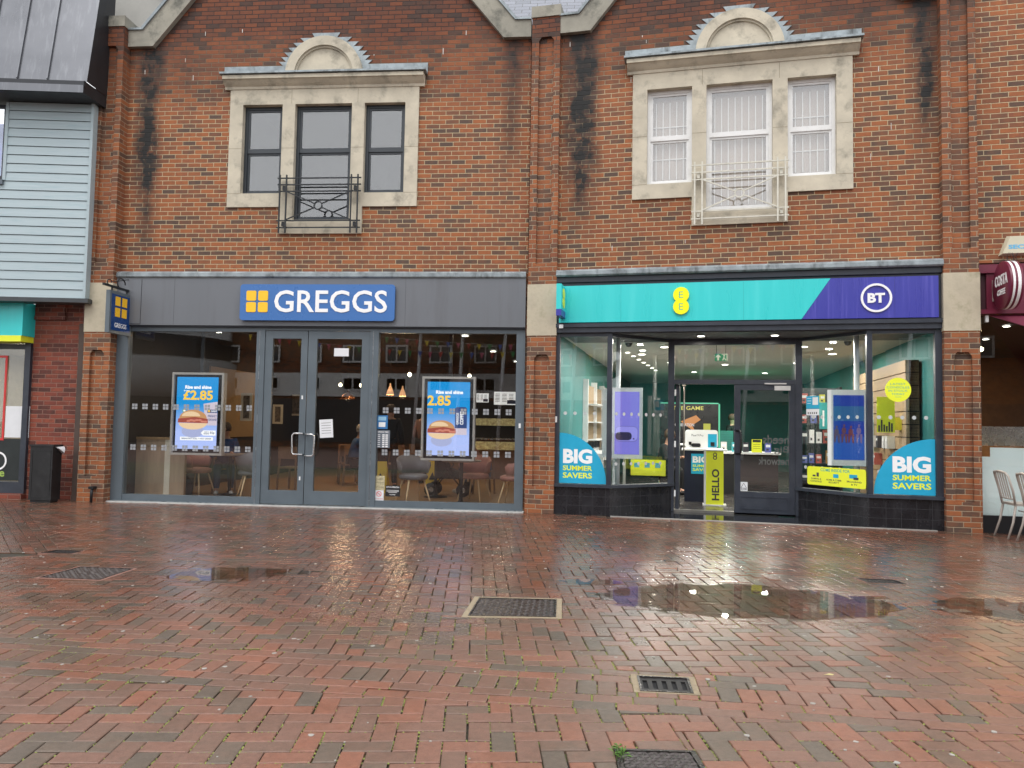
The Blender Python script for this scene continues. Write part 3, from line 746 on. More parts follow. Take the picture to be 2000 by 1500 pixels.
# roof plane behind the valley, wet slates
ms, t, b = nodes('wet_slate')
bt = N(t, 'ShaderNodeTexBrick'); tc = N(t, 'ShaderNodeTexCoord'); mpn = N(t, 'ShaderNodeMapping'); mpn.inputs['Rotation'].default_value = (R(-50), 0, 0)
t.links.new(tc.outputs['Object'], mpn.inputs[0]); t.links.new(mpn.outputs[0], bt.inputs['Vector'])
bt.inputs['Color1'].default_value = (.16, .17, .21, 1); bt.inputs['Color2'].default_value = (.10, .11, .14, 1); bt.inputs['Mortar'].default_value = (.01, .01, .012, 1)
bt.inputs['Scale'].default_value = 1; bt.inputs['Brick Width'].default_value = .28; bt.inputs['Row Height'].default_value = .14; bt.inputs['Mortar Size'].default_value = .006
t.links.new(bt.outputs['Color'], b.inputs['Base Color']); b.inputs['Roughness'].default_value = .16; b.inputs['Specular IOR Level'].default_value = 1.0
bp = N(t, 'ShaderNodeBump'); bp.inputs['Distance'].default_value = .004; t.links.new(bt.outputs['Fac'], bp.inputs['Height']); bp.invert = True; t.links.new(bp.outputs[0], b.inputs['Normal'])
rf = MB(ms)
rf.prismx([(.75, 7.5), (.75, 7.96), (4.2, 12.2), (4.4, 12.2), (4.4, 7.5)], -3.4, 3.2)
rf.build('slate_roof', bA)
# grey rendered parapet and dark verge at the far left top
rnd = M('grey_render', (.40, .39, .36), .85, var=.12, scale=2, dirt=((.2, .2, .18), 2, .5))
rp = MB(rnd); rp.prism([(-8.6, 7.6), (-6.3, 7.6), (-6.3, 8.55), (-7.4, 9.9), (-8.6, 9.9)], .55, .9)
rp.use(iron).prism([(-6.26, 8.50), (-6.26, 8.66), (-7.4, 10.06), (-7.4, 9.9)], .45, .95)
rp.build('rendered_parapet', bA)

bB = thing('brick_building', 'brick gabled shop building on the right with white sash windows and teal shop sign', 'building', 'B', group='brick gabled shop buildings')
wallpiece(bB, brB, .50, 6.08, 3.29, 1.45, kin=.50)
pilaster(bB, .055, .515, -.105); pilaster(bB, 6.05, 6.50, -.15)
surround(bB, 3.29, False); railing(bB, 3.29, ironW)
ledge(bB, .515, 6.05, lead, -.17)
room(bB, 1.5, 5.1, .33, 3.0, 4.4, 7.3, greyw, greyw, greyw, 'upper_room_')
bC = thing('brick_building', 'plain brick end building at the right edge above the maroon shopfront', 'building', 'B', (6.5, 0, 0))
w = MB(brC); w.box(6.50, 10.5, .03, .35, 3.78, 9.6); w.build('wall', bC)

for par, F, rng, lst in ((bA, 'A', 11, [(401, 62), (473, 57), (283, 137), (362, 114), (377, 147), (253, 360), (252, 108), (730, 106), (865, 94), (910, 60)]), (bB, 'B', 12, [(1113, 82), (1254, 69), (1262, 78), (1232, 150), (1715, 130), (1195, 480), (1338, 468), (1740, 240), (1700, 300)])):
    rr__ = random.Random(rng); p = MB(M('bird_lime', (.62, .60, .56), .8, var=.1))
    for x, y in lst: s_, z_ = at(x, y, F, 0); w_, h_ = rr__.uniform(.006, .012), rr__.uniform(.02, .11); p.box(s_, s_ + w_, -.0025, .001, z_ - h_, z_)
    p.build('white_marks', par)
# ------------------------------------------------------------------ left shopfront (grey)
fasc = MB(greyf); fasc.box(-6.86, .0, -.10, .15, 2.935, 3.722); fo = fasc.build('fascia', bA)
sj = MB(M('seam_dark', (.05, .05, .055), .6)); 
for x in (-5.85, -1.95): sj.box(x, x + .004, -.1012, -.10, 2.94, 3.72)
sj.build('seams', fo)
hd = MB(frameG); hd.box(-6.86, .0, -.02, .12, 2.868, 2.935)
hd.use(frameN).box(-6.86, .0, -.07, -.02, 2.915, 2.935); hd.build('header', bA)
for a_, b_ in ((-6.86, -6.66), (-4.44, -4.30), (-2.53, -2.39), (-.14, .0)):
    p = MB(frameG); p.box(a_, b_, -.03, .10, .02, 2.868)
    if b_ in (-4.30, -2.39): p.use(steel).box(a_ + .05, a_ + .054, -.032, -.03, .02, 2.86)
    p.build('mullion', bA)
for a_, b_ in ((-6.66, -4.44), (-2.39, -.14)):
    for c_, d_ in ((.02, .125), (2.84, 2.868)): p = MB(frameG); p.box(a_, b_, -.02, .09, c_, d_); p.build('rail', bA)
sill = MB(M('pale_threshold', (.5, .5, .48), .5, var=.2, scale=10)); sill.box(-6.9, .02, -.14, .10, -.01, .018)
sill.use(M('threshold_tile', (.16, .18, .19), .3)).box(-6.88, .0, -.11, .10, .018, .0225); sill.build('threshold', bA)
manif = M('frosted_marks', (.29, .30, .315), .6)
def fours(mb, s0, s1, z, y, n, w=.042, gap=.008):
    for k in range(n):
        x = s0 + (s1 - s0) * (k + .5) / n
        for a in (-1, 1):
            for b_ in (-1, 1): mb.box(min(x + a * gap / 2, x + a * (gap / 2 + w)), max(x + a * gap / 2, x + a * (gap / 2 + w)), y - .0015, y, min(z + b_ * gap / 2, z + b_ * (gap / 2 + w)), max(z + b_ * gap / 2, z + b_ * (gap / 2 + w)))
for x0, x1 in ((-6.66, -4.44), (-2.39, -.14)):
    g_ = MB(GL); g_.box(x0, x1, .028, .034, .125, 2.84); po = g_.build('window_pane', bA)
    f4 = MB(manif); fours(f4, x0 + .04, x1 - .02, 1.58, .027, 12); fours(f4, x0 + .04, x1 - .02, .90, .027, 12); f4.build('glazing_marks', po)
def door(par, x0, x1, z0, z1, gx0, gx1, gz0, gz1, mat, y0=-.015, y1=.045, hx=None, flip=1, name='door'):
    d = MB(mat); d.box(x0, gx0, y0, y1, z0, z1); d.box(gx1, x1, y0, y1, z0, z1); d.box(gx0, gx1, y0, y1, gz1, z1); d.box(gx0, gx1, y0, y1, z0, gz0)
    o = d.build(name, par); g_ = MB(GLD); g_.box(gx0, gx1, (y0 + y1) / 2, (y0 + y1) / 2 + .006, gz0, gz1); g_.build('pane', o); return o
d1 = door(bA, -4.295, -3.578, .03, 2.86, -4.17, -3.685, .25, 2.735, frameG)
d2 = door(bA, -3.566, -2.535, .03, 2.86, -3.42, -2.67, .25, 2.735, frameG)
def cuff(par, x0, x1, zt, zb, yo=-.085):
    h = MB(steel); r = .03
    def path(xa, xb):
        s = 1 if xb > xa else -1
        return [(xa, -.015, zt), (xa, yo, zt), (xb - s * r, yo, zt), (xb, yo, zt - r), (xb, yo, zb + r), (xb - s * r, yo, zb), (xa, yo, zb), (xa, -.015, zb)]
    h.tube(path(x0, x1), .014, 8); return h.build('handle', par)
cuff(d1, -3.60, -3.765, 1.18, .84); cuff(d2, -3.545, -3.40, 1.17, .82)
lk = MB(white); lk.box(-3.655, -3.63, -.02, -.014, 1.74, 1.80); lk.box(-3.655, -3.63, -.02, -.014, .42, .48); lk.build('lock_plate', d1)

# fascia sign
blue = M('sign_blue', (.05, .16, .43), .28, var=.01, scale=1); yel = M('sign_amber', (.95, .55, .02), .4, var=.02)
letw = M('letter_white', (.88, .88, .88), .35, var=.02)
sg = thing('shop_sign', 'rounded blue sign with yellow squares and white GREGGS lettering on grey fascia', 'shop sign', 'A', (-3.45, -.10, 3.02))
q0, q1, q2_, q3_ = rect(470, 555, 770, 627, 'A', .165); KS = lambda v: q0 + (v + 4.765) / 2.62 * (q1 - q0); KZ = lambda v: q2_ + (v - 3.03) / .605 * (q3_ - q2_)
p = MB(blue); p.rrect(q0, q1, q2_, q3_, .05, -.165, -.125); p.use(blackp).box(q0 + .06, q1 - .06, -.125, -.10, q2_ + .04, q3_ - .04); p.build('panel', sg)
p = MB(yel); lx0, lx1, lz0, lz1 = KS(-4.655), KS(-4.285), KZ(3.165), KZ(3.525); hw_, hh_ = .165, .165
for a in (lx0, lx1 - hw_):
    for b_ in (lz0, lz1 - hh_): p.rrect(a, a + hw_, b_, b_ + hh_, .025, -.172, -.165)
p.build('logo', sg)
p = MB(letw); p.text('GREGGS', KS(-4.175), KS(-2.27), KZ(3.165), KZ(3.535), -.165, .012, .008); p.build('lettering', sg)
# hanging sign
hg = thing('hanging_sign', 'blue square hanging sign with four yellow squares on a scrolled iron bracket', 'hanging sign', 'A', (-6.65, 0, 2.74))
xs = -6.62; y0_, y1_ = -.64, -.03; zb_, zt_ = 2.745, 3.43
p = MB(iron); p.bar((xs - .035, -.10, 3.50), (xs - .035, -.78, 3.50), .035); p.box(xs - .02, xs + .20, -.106, -.10, 2.95, 2.955); p.box(xs + .196, xs + .20, -.106, -.10, 2.95, 3.70)
arc = [(xs - .035, -.30 + .11 * math.cos(q / 10 * 5.2), 3.58 + .09 * math.sin(q / 10 * 5.2)) for q in range(11)]; p.tube(arc, .01, 6)
arc = [(xs - .035, -.62 + .06 * math.cos(q / 10 * 5.2), 3.555 + .045 * math.sin(q / 10 * 5.2)) for q in range(11)]; p.tube(arc, .008, 6)
p.tube([(xs - .035, -.10, 3.69), (xs - .035, -.6, 3.56)], .006, 6)
for yy in (-.14, -.55): p.box(xs - .045, xs - .025, yy - .01, yy + .01, 3.42, 3.49)
p.build('bracket', hg)
p = MB(frameG); p.box(xs - .07, xs, y0_, y1_, zb_, zt_); p.build('frame', hg)
blue2 = M('hanging_sign_blue', (.01, .05, .19), .25, var=.1, scale=2)
p = MB(blue2); p.box(xs, xs + .003, y0_ + .045, y1_ - .045, zb_ + .05, zt_ - .05); p.build('panel', hg)
p = MB(yel)
for yy in (-.50, -.315):
    for zz in (3.02, 3.20):
        v = [(yy, zz), (yy + .135, zz), (yy + .135, zz + .145), (yy, zz + .145)]; p.prismx(v, xs + .003, xs + .006)
p.build('logo', hg)
p = MB(letw); v, f = textmesh('GREGGS', .01)
p.add([(xs + .003 + q[2] * .003, -.50 + q[0] * .325, 2.845 + q[1] * .075) for q in v], f); p.build('lettering', hg)

# ------------------------------------------------------------------ left shop interior
oak = M('oak_boards', (.36, .22, .11), .35, var=.22, scale=3, streak=(1, 8, 1)); wallD = M('dark_brown_wall', (.032, .026, .023), .7, var=.3, scale=2)
ceilD = M('dark_ceiling', (.05, .05, .05), .8); tan = M('tan_panel', (.34, .22, .11), .5, var=.15, scale=2)
room(bA, -6.84, .18, .12, 9.5, .02, 3.0, wallD, oak, ceilD, 'shop_')
w = MB(tan); w.box(-6.84, -6.80, 3.2, 6.2, 1.0, 2.5); w.build('lit_wall_panel', bA)
lampw = M('warm_lamp', (1, .62, .3), .5, emit=5); lampc = M('cool_lamp', (1, .93, .8), .5, emit=14)
def light(par, loc_, energy, size, col_=(1, .9, .75), ty='AREA'):
    l = bpy.data.lights.new('lamp', ty); l.energy = energy; l.color = col_
    if ty == 'AREA': l.shape = 'DISK'; l.size = size
    else: l.shadow_soft_size = size
    o = bpy.data.objects.new('lamp', l); COL.objects.link(o); o.parent = par; b0 = par['_b']
    o.location = (loc_[0] - b0[0], loc_[1] - b0[1], loc_[2] - b0[2]); return o
def downlight(F, s, y, z, e=12, r=.06, col_=(1, .93, .82), label='round downlight', group=None, mat=None):
    o = thing('ceiling_light', label, 'ceiling light', F, (s, y, z), group)
    p = MB(white); p.ring(s, 0, r * 1.25, r, 0, .012, seg=20)
    p.v = [(a, y + (c_), z - .0 - b_) for a, b_, c_ in p.v]; p.build('rim', o)
    p = MB(mat or lampc); p.lathe([(r, 0), (r, -.006)], (s, y, z - .004), 16); p.build('lens', o)
    if e: light(o, (s, y, z - .03), e, r * 2, col_)
    return o
# the A room ceiling lights
for i, (s, y) in enumerate([(-5.7, 1.2), (-1.2, 1.5), (-3.4, 3.6), (-1.0, 4.4), (-.7, 7.0), (-5.6, 5.4)]):
    downlight('A', s, y, 2.985, 9, .06, (1, .78, .52), ['downlight in the dark café ceiling above the left window', 'downlight in the dark café ceiling above the tub chairs', 'downlight in the café ceiling behind the double doors', 'downlight in the café ceiling over the menu boards', 'farthest downlight over the serving counter', 'downlight above the framed pictures'][i], 'downlights in the café ceiling')
copper = M('copper', (.62, .25, .11), .25, .9)
glow = M('glowing_shade', (.8, .42, .2), .5, emit=.55)
def pendant(px, py, depth, mat, label, r=.14, h=.12, e=14):
    s, z = at(px, py, 'A', -depth)
    o = thing('pendant_lamp', label, 'pendant lamp', 'A', (s, depth, z), 'pendant lamps in the café')
    p = MB(mat); p.lathe([(.012, h + .05), (.02, h), (r * .35, h * .85), (r * .75, h * .45), (r, 0), (r * .97, 0), (r * .7, h * .4), (.01, h * .8)], (s, depth, z), 20); p.build('shade', o)
    p = MB(iron); p.tube([(s, depth, z + h), (s, depth, 2.99)], .005, 6); p.build('cord', o)
    p = MB(lampw); p.lathe([(.005, .02), (.03, .04), (.03, .06), (.005, .08)], (s, depth, z), 10); p.build('bulb', o)
    light(o, (s, depth, z - .02), e, .06, (1, .7, .42), 'POINT')
pendant(679, 779, 4.5, copper, 'copper dome pendant lamp seen through the right door leaf', .17, .14)
pendant(762, 771, 4.2, glow, 'glowing cone pendant lamp left of the right window screen', .085, .2)
pendant(786, 774, 5.8, glow, 'smaller glowing cone pendant lamp nearest the right window screen', .085, .2)
def bulb(px, py, depth, label):
    s, z = at(px, py, 'A', -depth); o = thing('bare_bulb_lamp', label, 'pendant lamp', 'A', (s, depth, z), 'bare bulb lamps in the café')
    p = MB(M('bright_bulb', (1, .8, .5), .5, emit=12)); p.lathe([(.005, -.04), (.032, -.02), (.04, .01), (.02, .045)], (s, depth, z), 12); p.build('bulb', o)
    p = MB(iron); p.tube([(s, depth, z + .04), (s, depth, 2.99)], .005, 6); p.build('cord', o)
bulb(800, 732, 3.4, 'bright bare bulb hanging left of the right café screen'); bulb(917, 735, 3.8, 'bright bare bulb just above the right corner of the right café screen')
bulb(665, 752, 5.5, 'bare bulb on the left of the pair seen through the right door leaf'); bulb(705, 753, 5.5, 'bare bulb on the right of the pair seen through the right door leaf')
# framed pictures, menu boards, partition, counter
def picture(px0, py0, px1, py1, depth, label, fm, inner):
    s0, s1, z0, z1 = rect(px0, py0, px1, py1, 'A', -depth)
    o = thing('picture_frame', label, 'picture', 'A', ((s0 + s1) / 2, depth, z0), 'pictures on the café walls')
    p = MB(fm); p.frame(s0, s1, z0, z1, .05, depth - .03, depth); p.build('frame', o)
    p = MB(inner); p.box(s0 + .05, s1 - .05, depth - .012, depth - .002, z0 + .05, z1 - .05); p.build('print', o)
cream = M('cream_card', (.6, .55, .45), .7); prn = M('photo_print', (.14, .11, .08), .5, var=.8, scale=14)
picture(324, 752, 348, 812, 3.0, 'white framed dark picture left of the left screen', cream, prn)
picture(472, 768, 492, 822, 3.2, 'pale framed picture on the lit wall left of the doors', cream, prn)
picture(534, 790, 552, 828, 6.0, 'framed picture seen through the left door leaf, lower left', cream, prn)
picture(556, 770, 590, 812, 8.0, 'wide framed picture seen through the left door leaf', cream, prn)
def board(px0, py0, px1, py1, depth, label):
    s0, s1, z0, z1 = rect(px0, py0, px1, py1, 'A', -depth)
    o = thing('menu_board', label, 'menu board', 'A', ((s0 + s1) / 2, depth, z0), 'menu boards over the counter')
    p = MB(M('lit_menu', (.75, .78, .8), .5, emit=.55, var=.03)); p.box(s0, s1, depth, depth + .04, z0, z1); p.build('panel', o)
    p = MB(M('menu_print', (.2, .22, .27), .6)); w_, h_ = s1 - s0, z1 - z0
    for r_ in range(6):
        for c_ in range(3): p.box(s0 + w_ * (.06 + .3 * c_), s0 + w_ * (.26 + .3 * c_), depth - .003, depth, z1 - h_ * (.2 + .11 * r_), z1 - h_ * (.16 + .11 * r_))
    p.use(M('menu_navy', (.03, .05, .14), .5)).box(s0 + w_ * .58, s0 + w_ * .95, depth - .005, depth, z0 + h_ * .08, z0 + h_ * .36)
    p.build('print', o)
board(930, 768, 954, 786, 6.5, 'small white lit menu board right of the right screen')
board(965, 765, 1009, 791, 6.0, 'wide white lit menu board at the right end of the café window')
ply = M('pale_wood_partition', (.33, .24, .16), .5, var=.15, scale=2, streak=(6, 6, 1))
p = MB(ply); p.box(-6.78, -5.9, .55, .62, .02, 1.02); p.use(tan).box(-6.78, -5.86, .53, .64, 1.02, 1.06); p.use(cream).box(-6.26, -6.16, .545, .55, .02, 1.02)
solo(p, 'low_partition', 'low pale wood partition inside the left end of the café window', 'partition', 'A', (-6.3, .58, .02))
cm = M('counter_wood', (.14, .075, .04), .5, var=.2); gl2 = M('lit_display', (.9, .6, .3), .5, emit=.12, var=.6, scale=14)
p = MB(cm); p.box(-2.9, .1, 6.9, 7.6, .02, 1.0); p.use(steel).box(-2.95, .12, 6.85, 7.65, 1.0, 1.03); p.use(gl2).box(-1.9, -.1, 6.88, 6.9, .75, .95); p.use(gl2).box(-2.6, -.2, 9.2, 9.3, 1.35, 1.55)
solo(p, 'serving_counter', 'dark wooden serving counter with lit food display at the back of the café', 'counter', 'A', (-1.4, 7.2, .02))
# tub chairs and tables
def leather(n, c): return M(n, c, .55, var=.2, scale=5)
woodL = M('pale_ash_wood', (.80, .60, .36), .5, var=.12, scale=5)
def tub(label, mat, s, y, rz, group='tub chairs in the café window'):
    o = thing('tub_chair', label, 'chair', '0', (0, 0, 0), group)
    p = MB(mat); p.lathe([(.05, .40), (.235, .40), (.255, .43), (.25, .47), (.2, .49), (.02, .49)], seg=20); p.build('seat', o)
    p = MB(mat); vs = []; n = 18; th = .022
    for k in range(n + 1):
        a = R(-20 + 220 * k / n); zt = .70 + .11 * math.sin(max(0, min(math.pi, a))) ** 1.5; zb = .44 + .06 * abs(math.cos(a))
        if k in (0, n): zt -= .06
        for r_, z_ in ((.255, zb), (.30, zt), (.30 - th * 1.6, zt), (.255 - th, zb)): vs.append((r_ * math.cos(a), r_ * math.sin(a), z_))
    fs = [(k * 4 + i, k * 4 + (i + 1) % 4, k * 4 + 4 + (i + 1) % 4, k * 4 + 4 + i) for k in range(n) for i in range(4)] + [(0, 1, 2, 3), (n * 4, n * 4 + 1, n * 4 + 2, n * 4 + 3)]
    p.add(vs, fs, True); p.build('backrest', o)
    for sx in (-1, 1):
        for sy in (-1, 1): q = MB(woodL); q.tube([(sx * .13, sy * .13, .41), (sx * .23, sy * .23, 0)], .017, 8, r2=.011); q.build('leg', o)
    place(o, 'A', s, -y, .02, rz); return o
gr_ = leather('grey_felt', (.17, .17, .185)); pk = leather('dusty_pink_felt', (.40, .18, .145))
tub('grey tub chair with pale legs left of the right screen base', gr_, -1.95, .85, R(35))
tub('grey tub chair between the left screen and the doors', gr_, -4.85, .95, R(-150))
tub('red-pink tub chair below the left edge of the left screen', pk, -6.0, 1.2, R(80))
tub('pink tub chair under the right corner of the right screen', pk, -.95, 1.35, R(-20))
tub('pink tub chair cut by the right frame of the café window', pk, -.22, 1.05, R(-100))
def table(label, s, y):
    o = thing('cafe_table', label, 'table', 'A', (s, y, .02), 'round café tables')
    p = MB(M('table_top', (.30, .24, .2), .35)); p.lathe([(.33, .735), (.34, .745), (.34, .76), (.33, .765)], (s, y, 0), 28); p.build('tabletop', o)
    p = MB(iron); p.lathe([(.033, .05), (.03, .4), (.033, .735)], (s, y, .02), 12); p.build('column', o)
    p = MB(iron); p.lathe([(.22, .0), (.22, .015), (.05, .035), (.035, .07)], (s, y, .02), 20); p.build('foot', o)
table('round café table with black column base right of centre in the right window', -1.12, .85)
table('round café table behind the lower part of the left screen', -5.45, 1.35)
table('round café table beside the grey tub chair and pushchair', -1.75, 1.9)
def woodchair(label, s, y, rz):
    o = thing('wooden_chair', label, 'chair', '0', (0, 0, 0), 'wooden chairs inside the café')
    wm = M('brown_chair_wood', (.2, .12, .07), .5)
    p = MB(wm); p.box(-.2, .2, -.2, .2, .43, .46); p.build('seat', o)
    p = MB(wm); p.box(-.2, .2, .19, .215, .62, .86); p.build('backrest', o)
    for sx in (-1, 1):
        for sy in (-1, 1):
            q = MB(wm); q.bar((sx * .17, sy * .18, .44 if sy < 0 else .86), (sx * .2, sy * .22, 0), .03); q.build('leg', o)
    place(o, 'A', s, -y, .02, rz)
woodchair('wooden chair beside the seated man in blue', -4.25, 4.6, R(20)); woodchair('wooden chair right of the man in blue behind the door', -3.25, 4.7, R(-10))
woodchair('wooden chair seen through the left door leaf', -4.75, 2.6, R(170)); woodchair('rearmost wooden chair by the right door frame', -2.9, 5.6, R(5))

# ------------------------------------------------------------------ people
def skinmesh(name, chains, mat, parent, sub=1):
    me = bpy.data.meshes.new(name); bm = bmesh.new(); sl_ = bm.verts.layers.skin.verify(); vd = {}; first = True
    for ch in chains:
        pv_ = None
        for (p, r) in ch:
            k = tuple(round(q, 4) for q in p)
            if k not in vd:
                v = bm.verts.new(p); v[sl_].radius = (r, r) if not isinstance(r, tuple) else r; vd[k] = v
                if first: v[sl_].use_root = True; first = False
            v = vd[k]
            if pv_ is not None and pv_ is not v and bm.edges.get((pv_, v)) is None: bm.edges.new((pv_, v))
            pv_ = v
    bm.to_mesh(me); bm.free(); me.materials.append(mat)
    o = bpy.data.objects.new(name, me); COL.objects.link(o); o.parent = parent
    md = o.modifiers.new('skin', 'SKIN'); md.use_smooth_shade = True; md.use_x_symmetry = False
    o.modifiers.new('sub', 'SUBSURF').levels = sub; o.modifiers['sub'].render_levels = sub + 1
    return o
skinm = M('skin', (.45, .25, .17), .5, var=.08)
def person(label, F, s, y, z, rz, pose, top, legs, hair, shoe, g=None, lean=0, cat='person'):
    o = thing('person', label, cat, '0', (0, 0, 0), g)
    seated = pose == 'sit'
    hp = .50 if seated else .93; tz = lambda v: hp + v
    L_ = lambda v: -lean * v                          # forward is -y
    pel = (0, 0, hp); sp1 = (0, L_(.2), tz(.2)); ch = (0, L_(.4), tz(.40)); nk = (0, L_(.52), tz(.53)); hb = (0, L_(.55) - .02, tz(.60)); hm = (0, L_(.60) - .03, tz(.69)); ht = (0, L_(.62) - .02, tz(.77))
    arms = []
    for sx in (-1, 1):
        sh = (sx * .17, L_(.45), tz(.46))
        if seated: el, wr, hd_ = (sx * .24, L_(.3) - .12, tz(.20)), (sx * .14, L_(.3) - .32, tz(.24)), (sx * .10, L_(.3) - .38, tz(.26))
        else: el, wr, hd_ = (sx * .24, .02, tz(.18)), (sx * .25, -.08, tz(-.03)), (sx * .25, -.10, tz(-.09))
        arms.append((sh, el, wr, hd_))
    lg = []
    for sx in (-1, 1):
        h0 = (sx * .09, 0, hp - .02)
        if seated: kn, an_, to = (sx * .12, -.42, .50), (sx * .12, -.38, .09), (sx * .13, -.52, .04)
        else: kn, an_, to = (sx * .10, -.02, .50), (sx * .11, .03, .09), (sx * .12, -.10, .04)
        lg.append((h0, kn, an_, to))
    body = [[(pel, .12), (sp1, .11), (ch, .13), (nk, .055), (hb, .075), (hm, .098), (ht, .07)]]
    for sh, el, wr, hd_ in arms: body.append([(ch, .13), (sh, .055), (el, .04), (wr, .028), (hd_, .035)])
    for h0, kn, an_, to in lg: body.append([(pel, .12), (h0, .08), (kn, .055), (an_, .04), (to, .035)])
    bo = skinmesh('body', body, skinm, o)
    tp = [[(pel, (.15, .13)), (sp1, .145), (ch, (.165, .14)), ((0, nk[1], nk[2] - .05), .09)]]
    for sh, el, wr, hd_ in arms: tp.append([(ch, (.165, .14)), (sh, .08), (el, .062), (wr, .048)])
    skinmesh('jacket', tp, top, o)
    tr_ = [[(pel, .145)]]
    for h0, kn, an_, to in lg: tr_.append([(pel, .145), (h0, .10), (kn, .075), (an_, .055)])
    skinmesh('trousers', tr_, legs, o)
    for h0, kn, an_, to in lg: skinmesh('shoe', [[((an_[0], an_[1] + .03, .05), .045), ((to[0], to[1], .04), .042), ((to[0], to[1] - .06, .035), .035)]], shoe, o)
    q = MB(hair); q.lathe([(.0, .115), (.05, .108), (.088, .07), (.106, .01), (.10, -.05), (.07, -.07)], (0, hm[1] + .022, hm[2] + .02), 16, sy=1.08); q.build('hair', o)
    f_ = MB(skinm); yy = hm[1] - .10
    f_.lathe([(.001, .03), (.014, 0), (.001, -.02)], (0, yy, hm[2] - .01), 8)
    f_.use(dark).disc(-.035, hm[2] + .015, .009, yy + .004, yy + .012, 8); f_.disc(.035, hm[2] + .015, .009, yy + .004, yy + .012, 8)
    f_.use(M('lip', (.3, .1, .09), .5)).box(-.022, .022, yy + .006, yy + .014, hm[2] - .05, hm[2] - .042); f_.build('face', bo)
    place(o, F, s, -y, z, rz); return o
navy = M('navy_cloth', (.02, .05, .14), .8, var=.2); blk = M('black_cloth', (.008, .008, .010), .8, var=.3); blkj = M('jeans', (.04, .06, .11), .8, var=.2)
greyh = M('grey_hair', (.45, .40, .34), .8); brh = M('brown_hair', (.06, .035, .02), .7); whs = M('white_shoe', (.6, .6, .6), .6); pnkc = M('pink_cloth', (.5, .28, .25), .9, var=.15)
person('seated person in a blue jacket with grey hair eating behind the right door', 'A', -4.0, 4.1, .02, R(120), 'sit', M('blue_jacket', (.03, .09, .22), .7), blk, greyh, blk, lean=.3)
woodchair('wooden chair under the seated man in the blue jacket', -4.02, 4.15, R(120))
person('standing person in black with back turned behind the door frame', 'A', -3.05, 3.6, .02, R(185), 'stand', blk, blk, brh, blk)
person('standing person in black further back by the counter', 'A', -2.6, 4.9, .02, R(150), 'stand', M('brown_top', (.1, .05, .04), .8), blk, brh, blk)
person('seated person in jeans and white trainers mostly hidden by the left screen', 'A', -5.75, 1.75, .02, R(25), 'sit', navy, blkj, brh, whs, lean=.1)
woodchair('wooden chair under the person in jeans behind the left screen', -5.76, 1.78, R(25))
person('seated person in pink top bending beside the pushchair', 'A', -1.0, 2.9, .02, R(-70), 'sit', pnkc, blkj, M('pink_hood', (.5, .29, .26), .9), whs, lean=.8)
woodchair('wooden chair under the person in the pink top', -1.02, 2.92, R(-70))
# backpack on the floor by the partition
p = MB(blk); p.lathe([(.05, 0), (.19, .02), (.21, .12), (.18, .26), (.10, .36), (.02, .38)], (-6.15, .95, .02), 14, sy=.7); p.tube([(-6.2, .83, .3), (-6.25, .78, .2), (-6.2, .82, .08)], .014)
solo(p, 'backpack', 'black backpack on the café floor below the left screen', 'bag', 'A', (-6.15, .95, .02))
# pushchair
o = thing('pushchair', 'black pushchair behind the table in the right café window', 'pushchair', 'A', (-1.55, 2.2, .02))
p = MB(iron)
for sx in (-.2, .2):
    p.tube([(-1.85, 2.2 + sx, .15), (-1.5, 2.2 + sx, .6), (-1.75, 2.2 + sx, 1.0)], .013); p.tube([(-1.25, 2.2 + sx, .15), (-1.6, 2.2 + sx, .55)], .013)
p.tube([(-1.75, 2.0, 1.0), (-1.75, 2.4, 1.0)], .016); p.build('frame', o)
for wx in (-1.85, -1.25):
    for sy in (-.23, .23): q = MB(blackp); q.lathe([(.12, -.02), (.13, -.01), (.13, .01), (.12, .02)], (wx, 2.2 + sy, .15), 20, axis='y'); q.use(steel).lathe([(.05, -.024), (.05, .024)], (wx, 2.2 + sy, .15), 12, axis='y'); q.build('wheel', o)
p = MB(blk); p.prism([(-1.75, .35), (-1.3, .35), (-1.25, .45), (-1.55, .55), (-1.75, .85)], 2.02, 2.38); p.build('seat', o)
# wet floor signs
ym = M('safety_yellow', (.75, .52, .02), .45, var=.05)
def wetsign(px, py, label, depth):
    s, _ = at(px, py, 'A', -depth)
    o = thing('wet_floor_sign', label, 'floor sign', 'A', (s, depth, .02), 'yellow wet floor signs')
    p = MB(ym)
    for sg_ in (-1, 1): p.add([(s - .15, depth + sg_ * .14, .02), (s + .15, depth + sg_ * .14, .02), (s + .10, depth, .62), (s - .10, depth, .62), (s - .15, depth + sg_ * .155, .02), (s + .15, depth + sg_ * .155, .02), (s + .10, depth + sg_ * .015, .62), (s - .10, depth + sg_ * .015, .62)], [(0, 1, 2, 3), (4, 7, 6, 5), (0, 3, 7, 4), (1, 5, 6, 2), (0, 4, 5, 1), (3, 2, 6, 7)])
    p.build('board', o); p = MB(dark); y_f = lambda z: depth - .158 * (.62 - z) / .6 - .018
    p.add([(s - .07, y_f(.25), .25), (s + .07, y_f(.25), .25), (s, y_f(.40), .40)], [(0, 1, 2)]); p.build('symbol', o)
wetsign(745, 930, 'yellow wet floor sign in the lower left of the right café window', 2.6)
wetsign(846, 930, 'yellow wet floor sign behind the grey tub chair', 3.2)

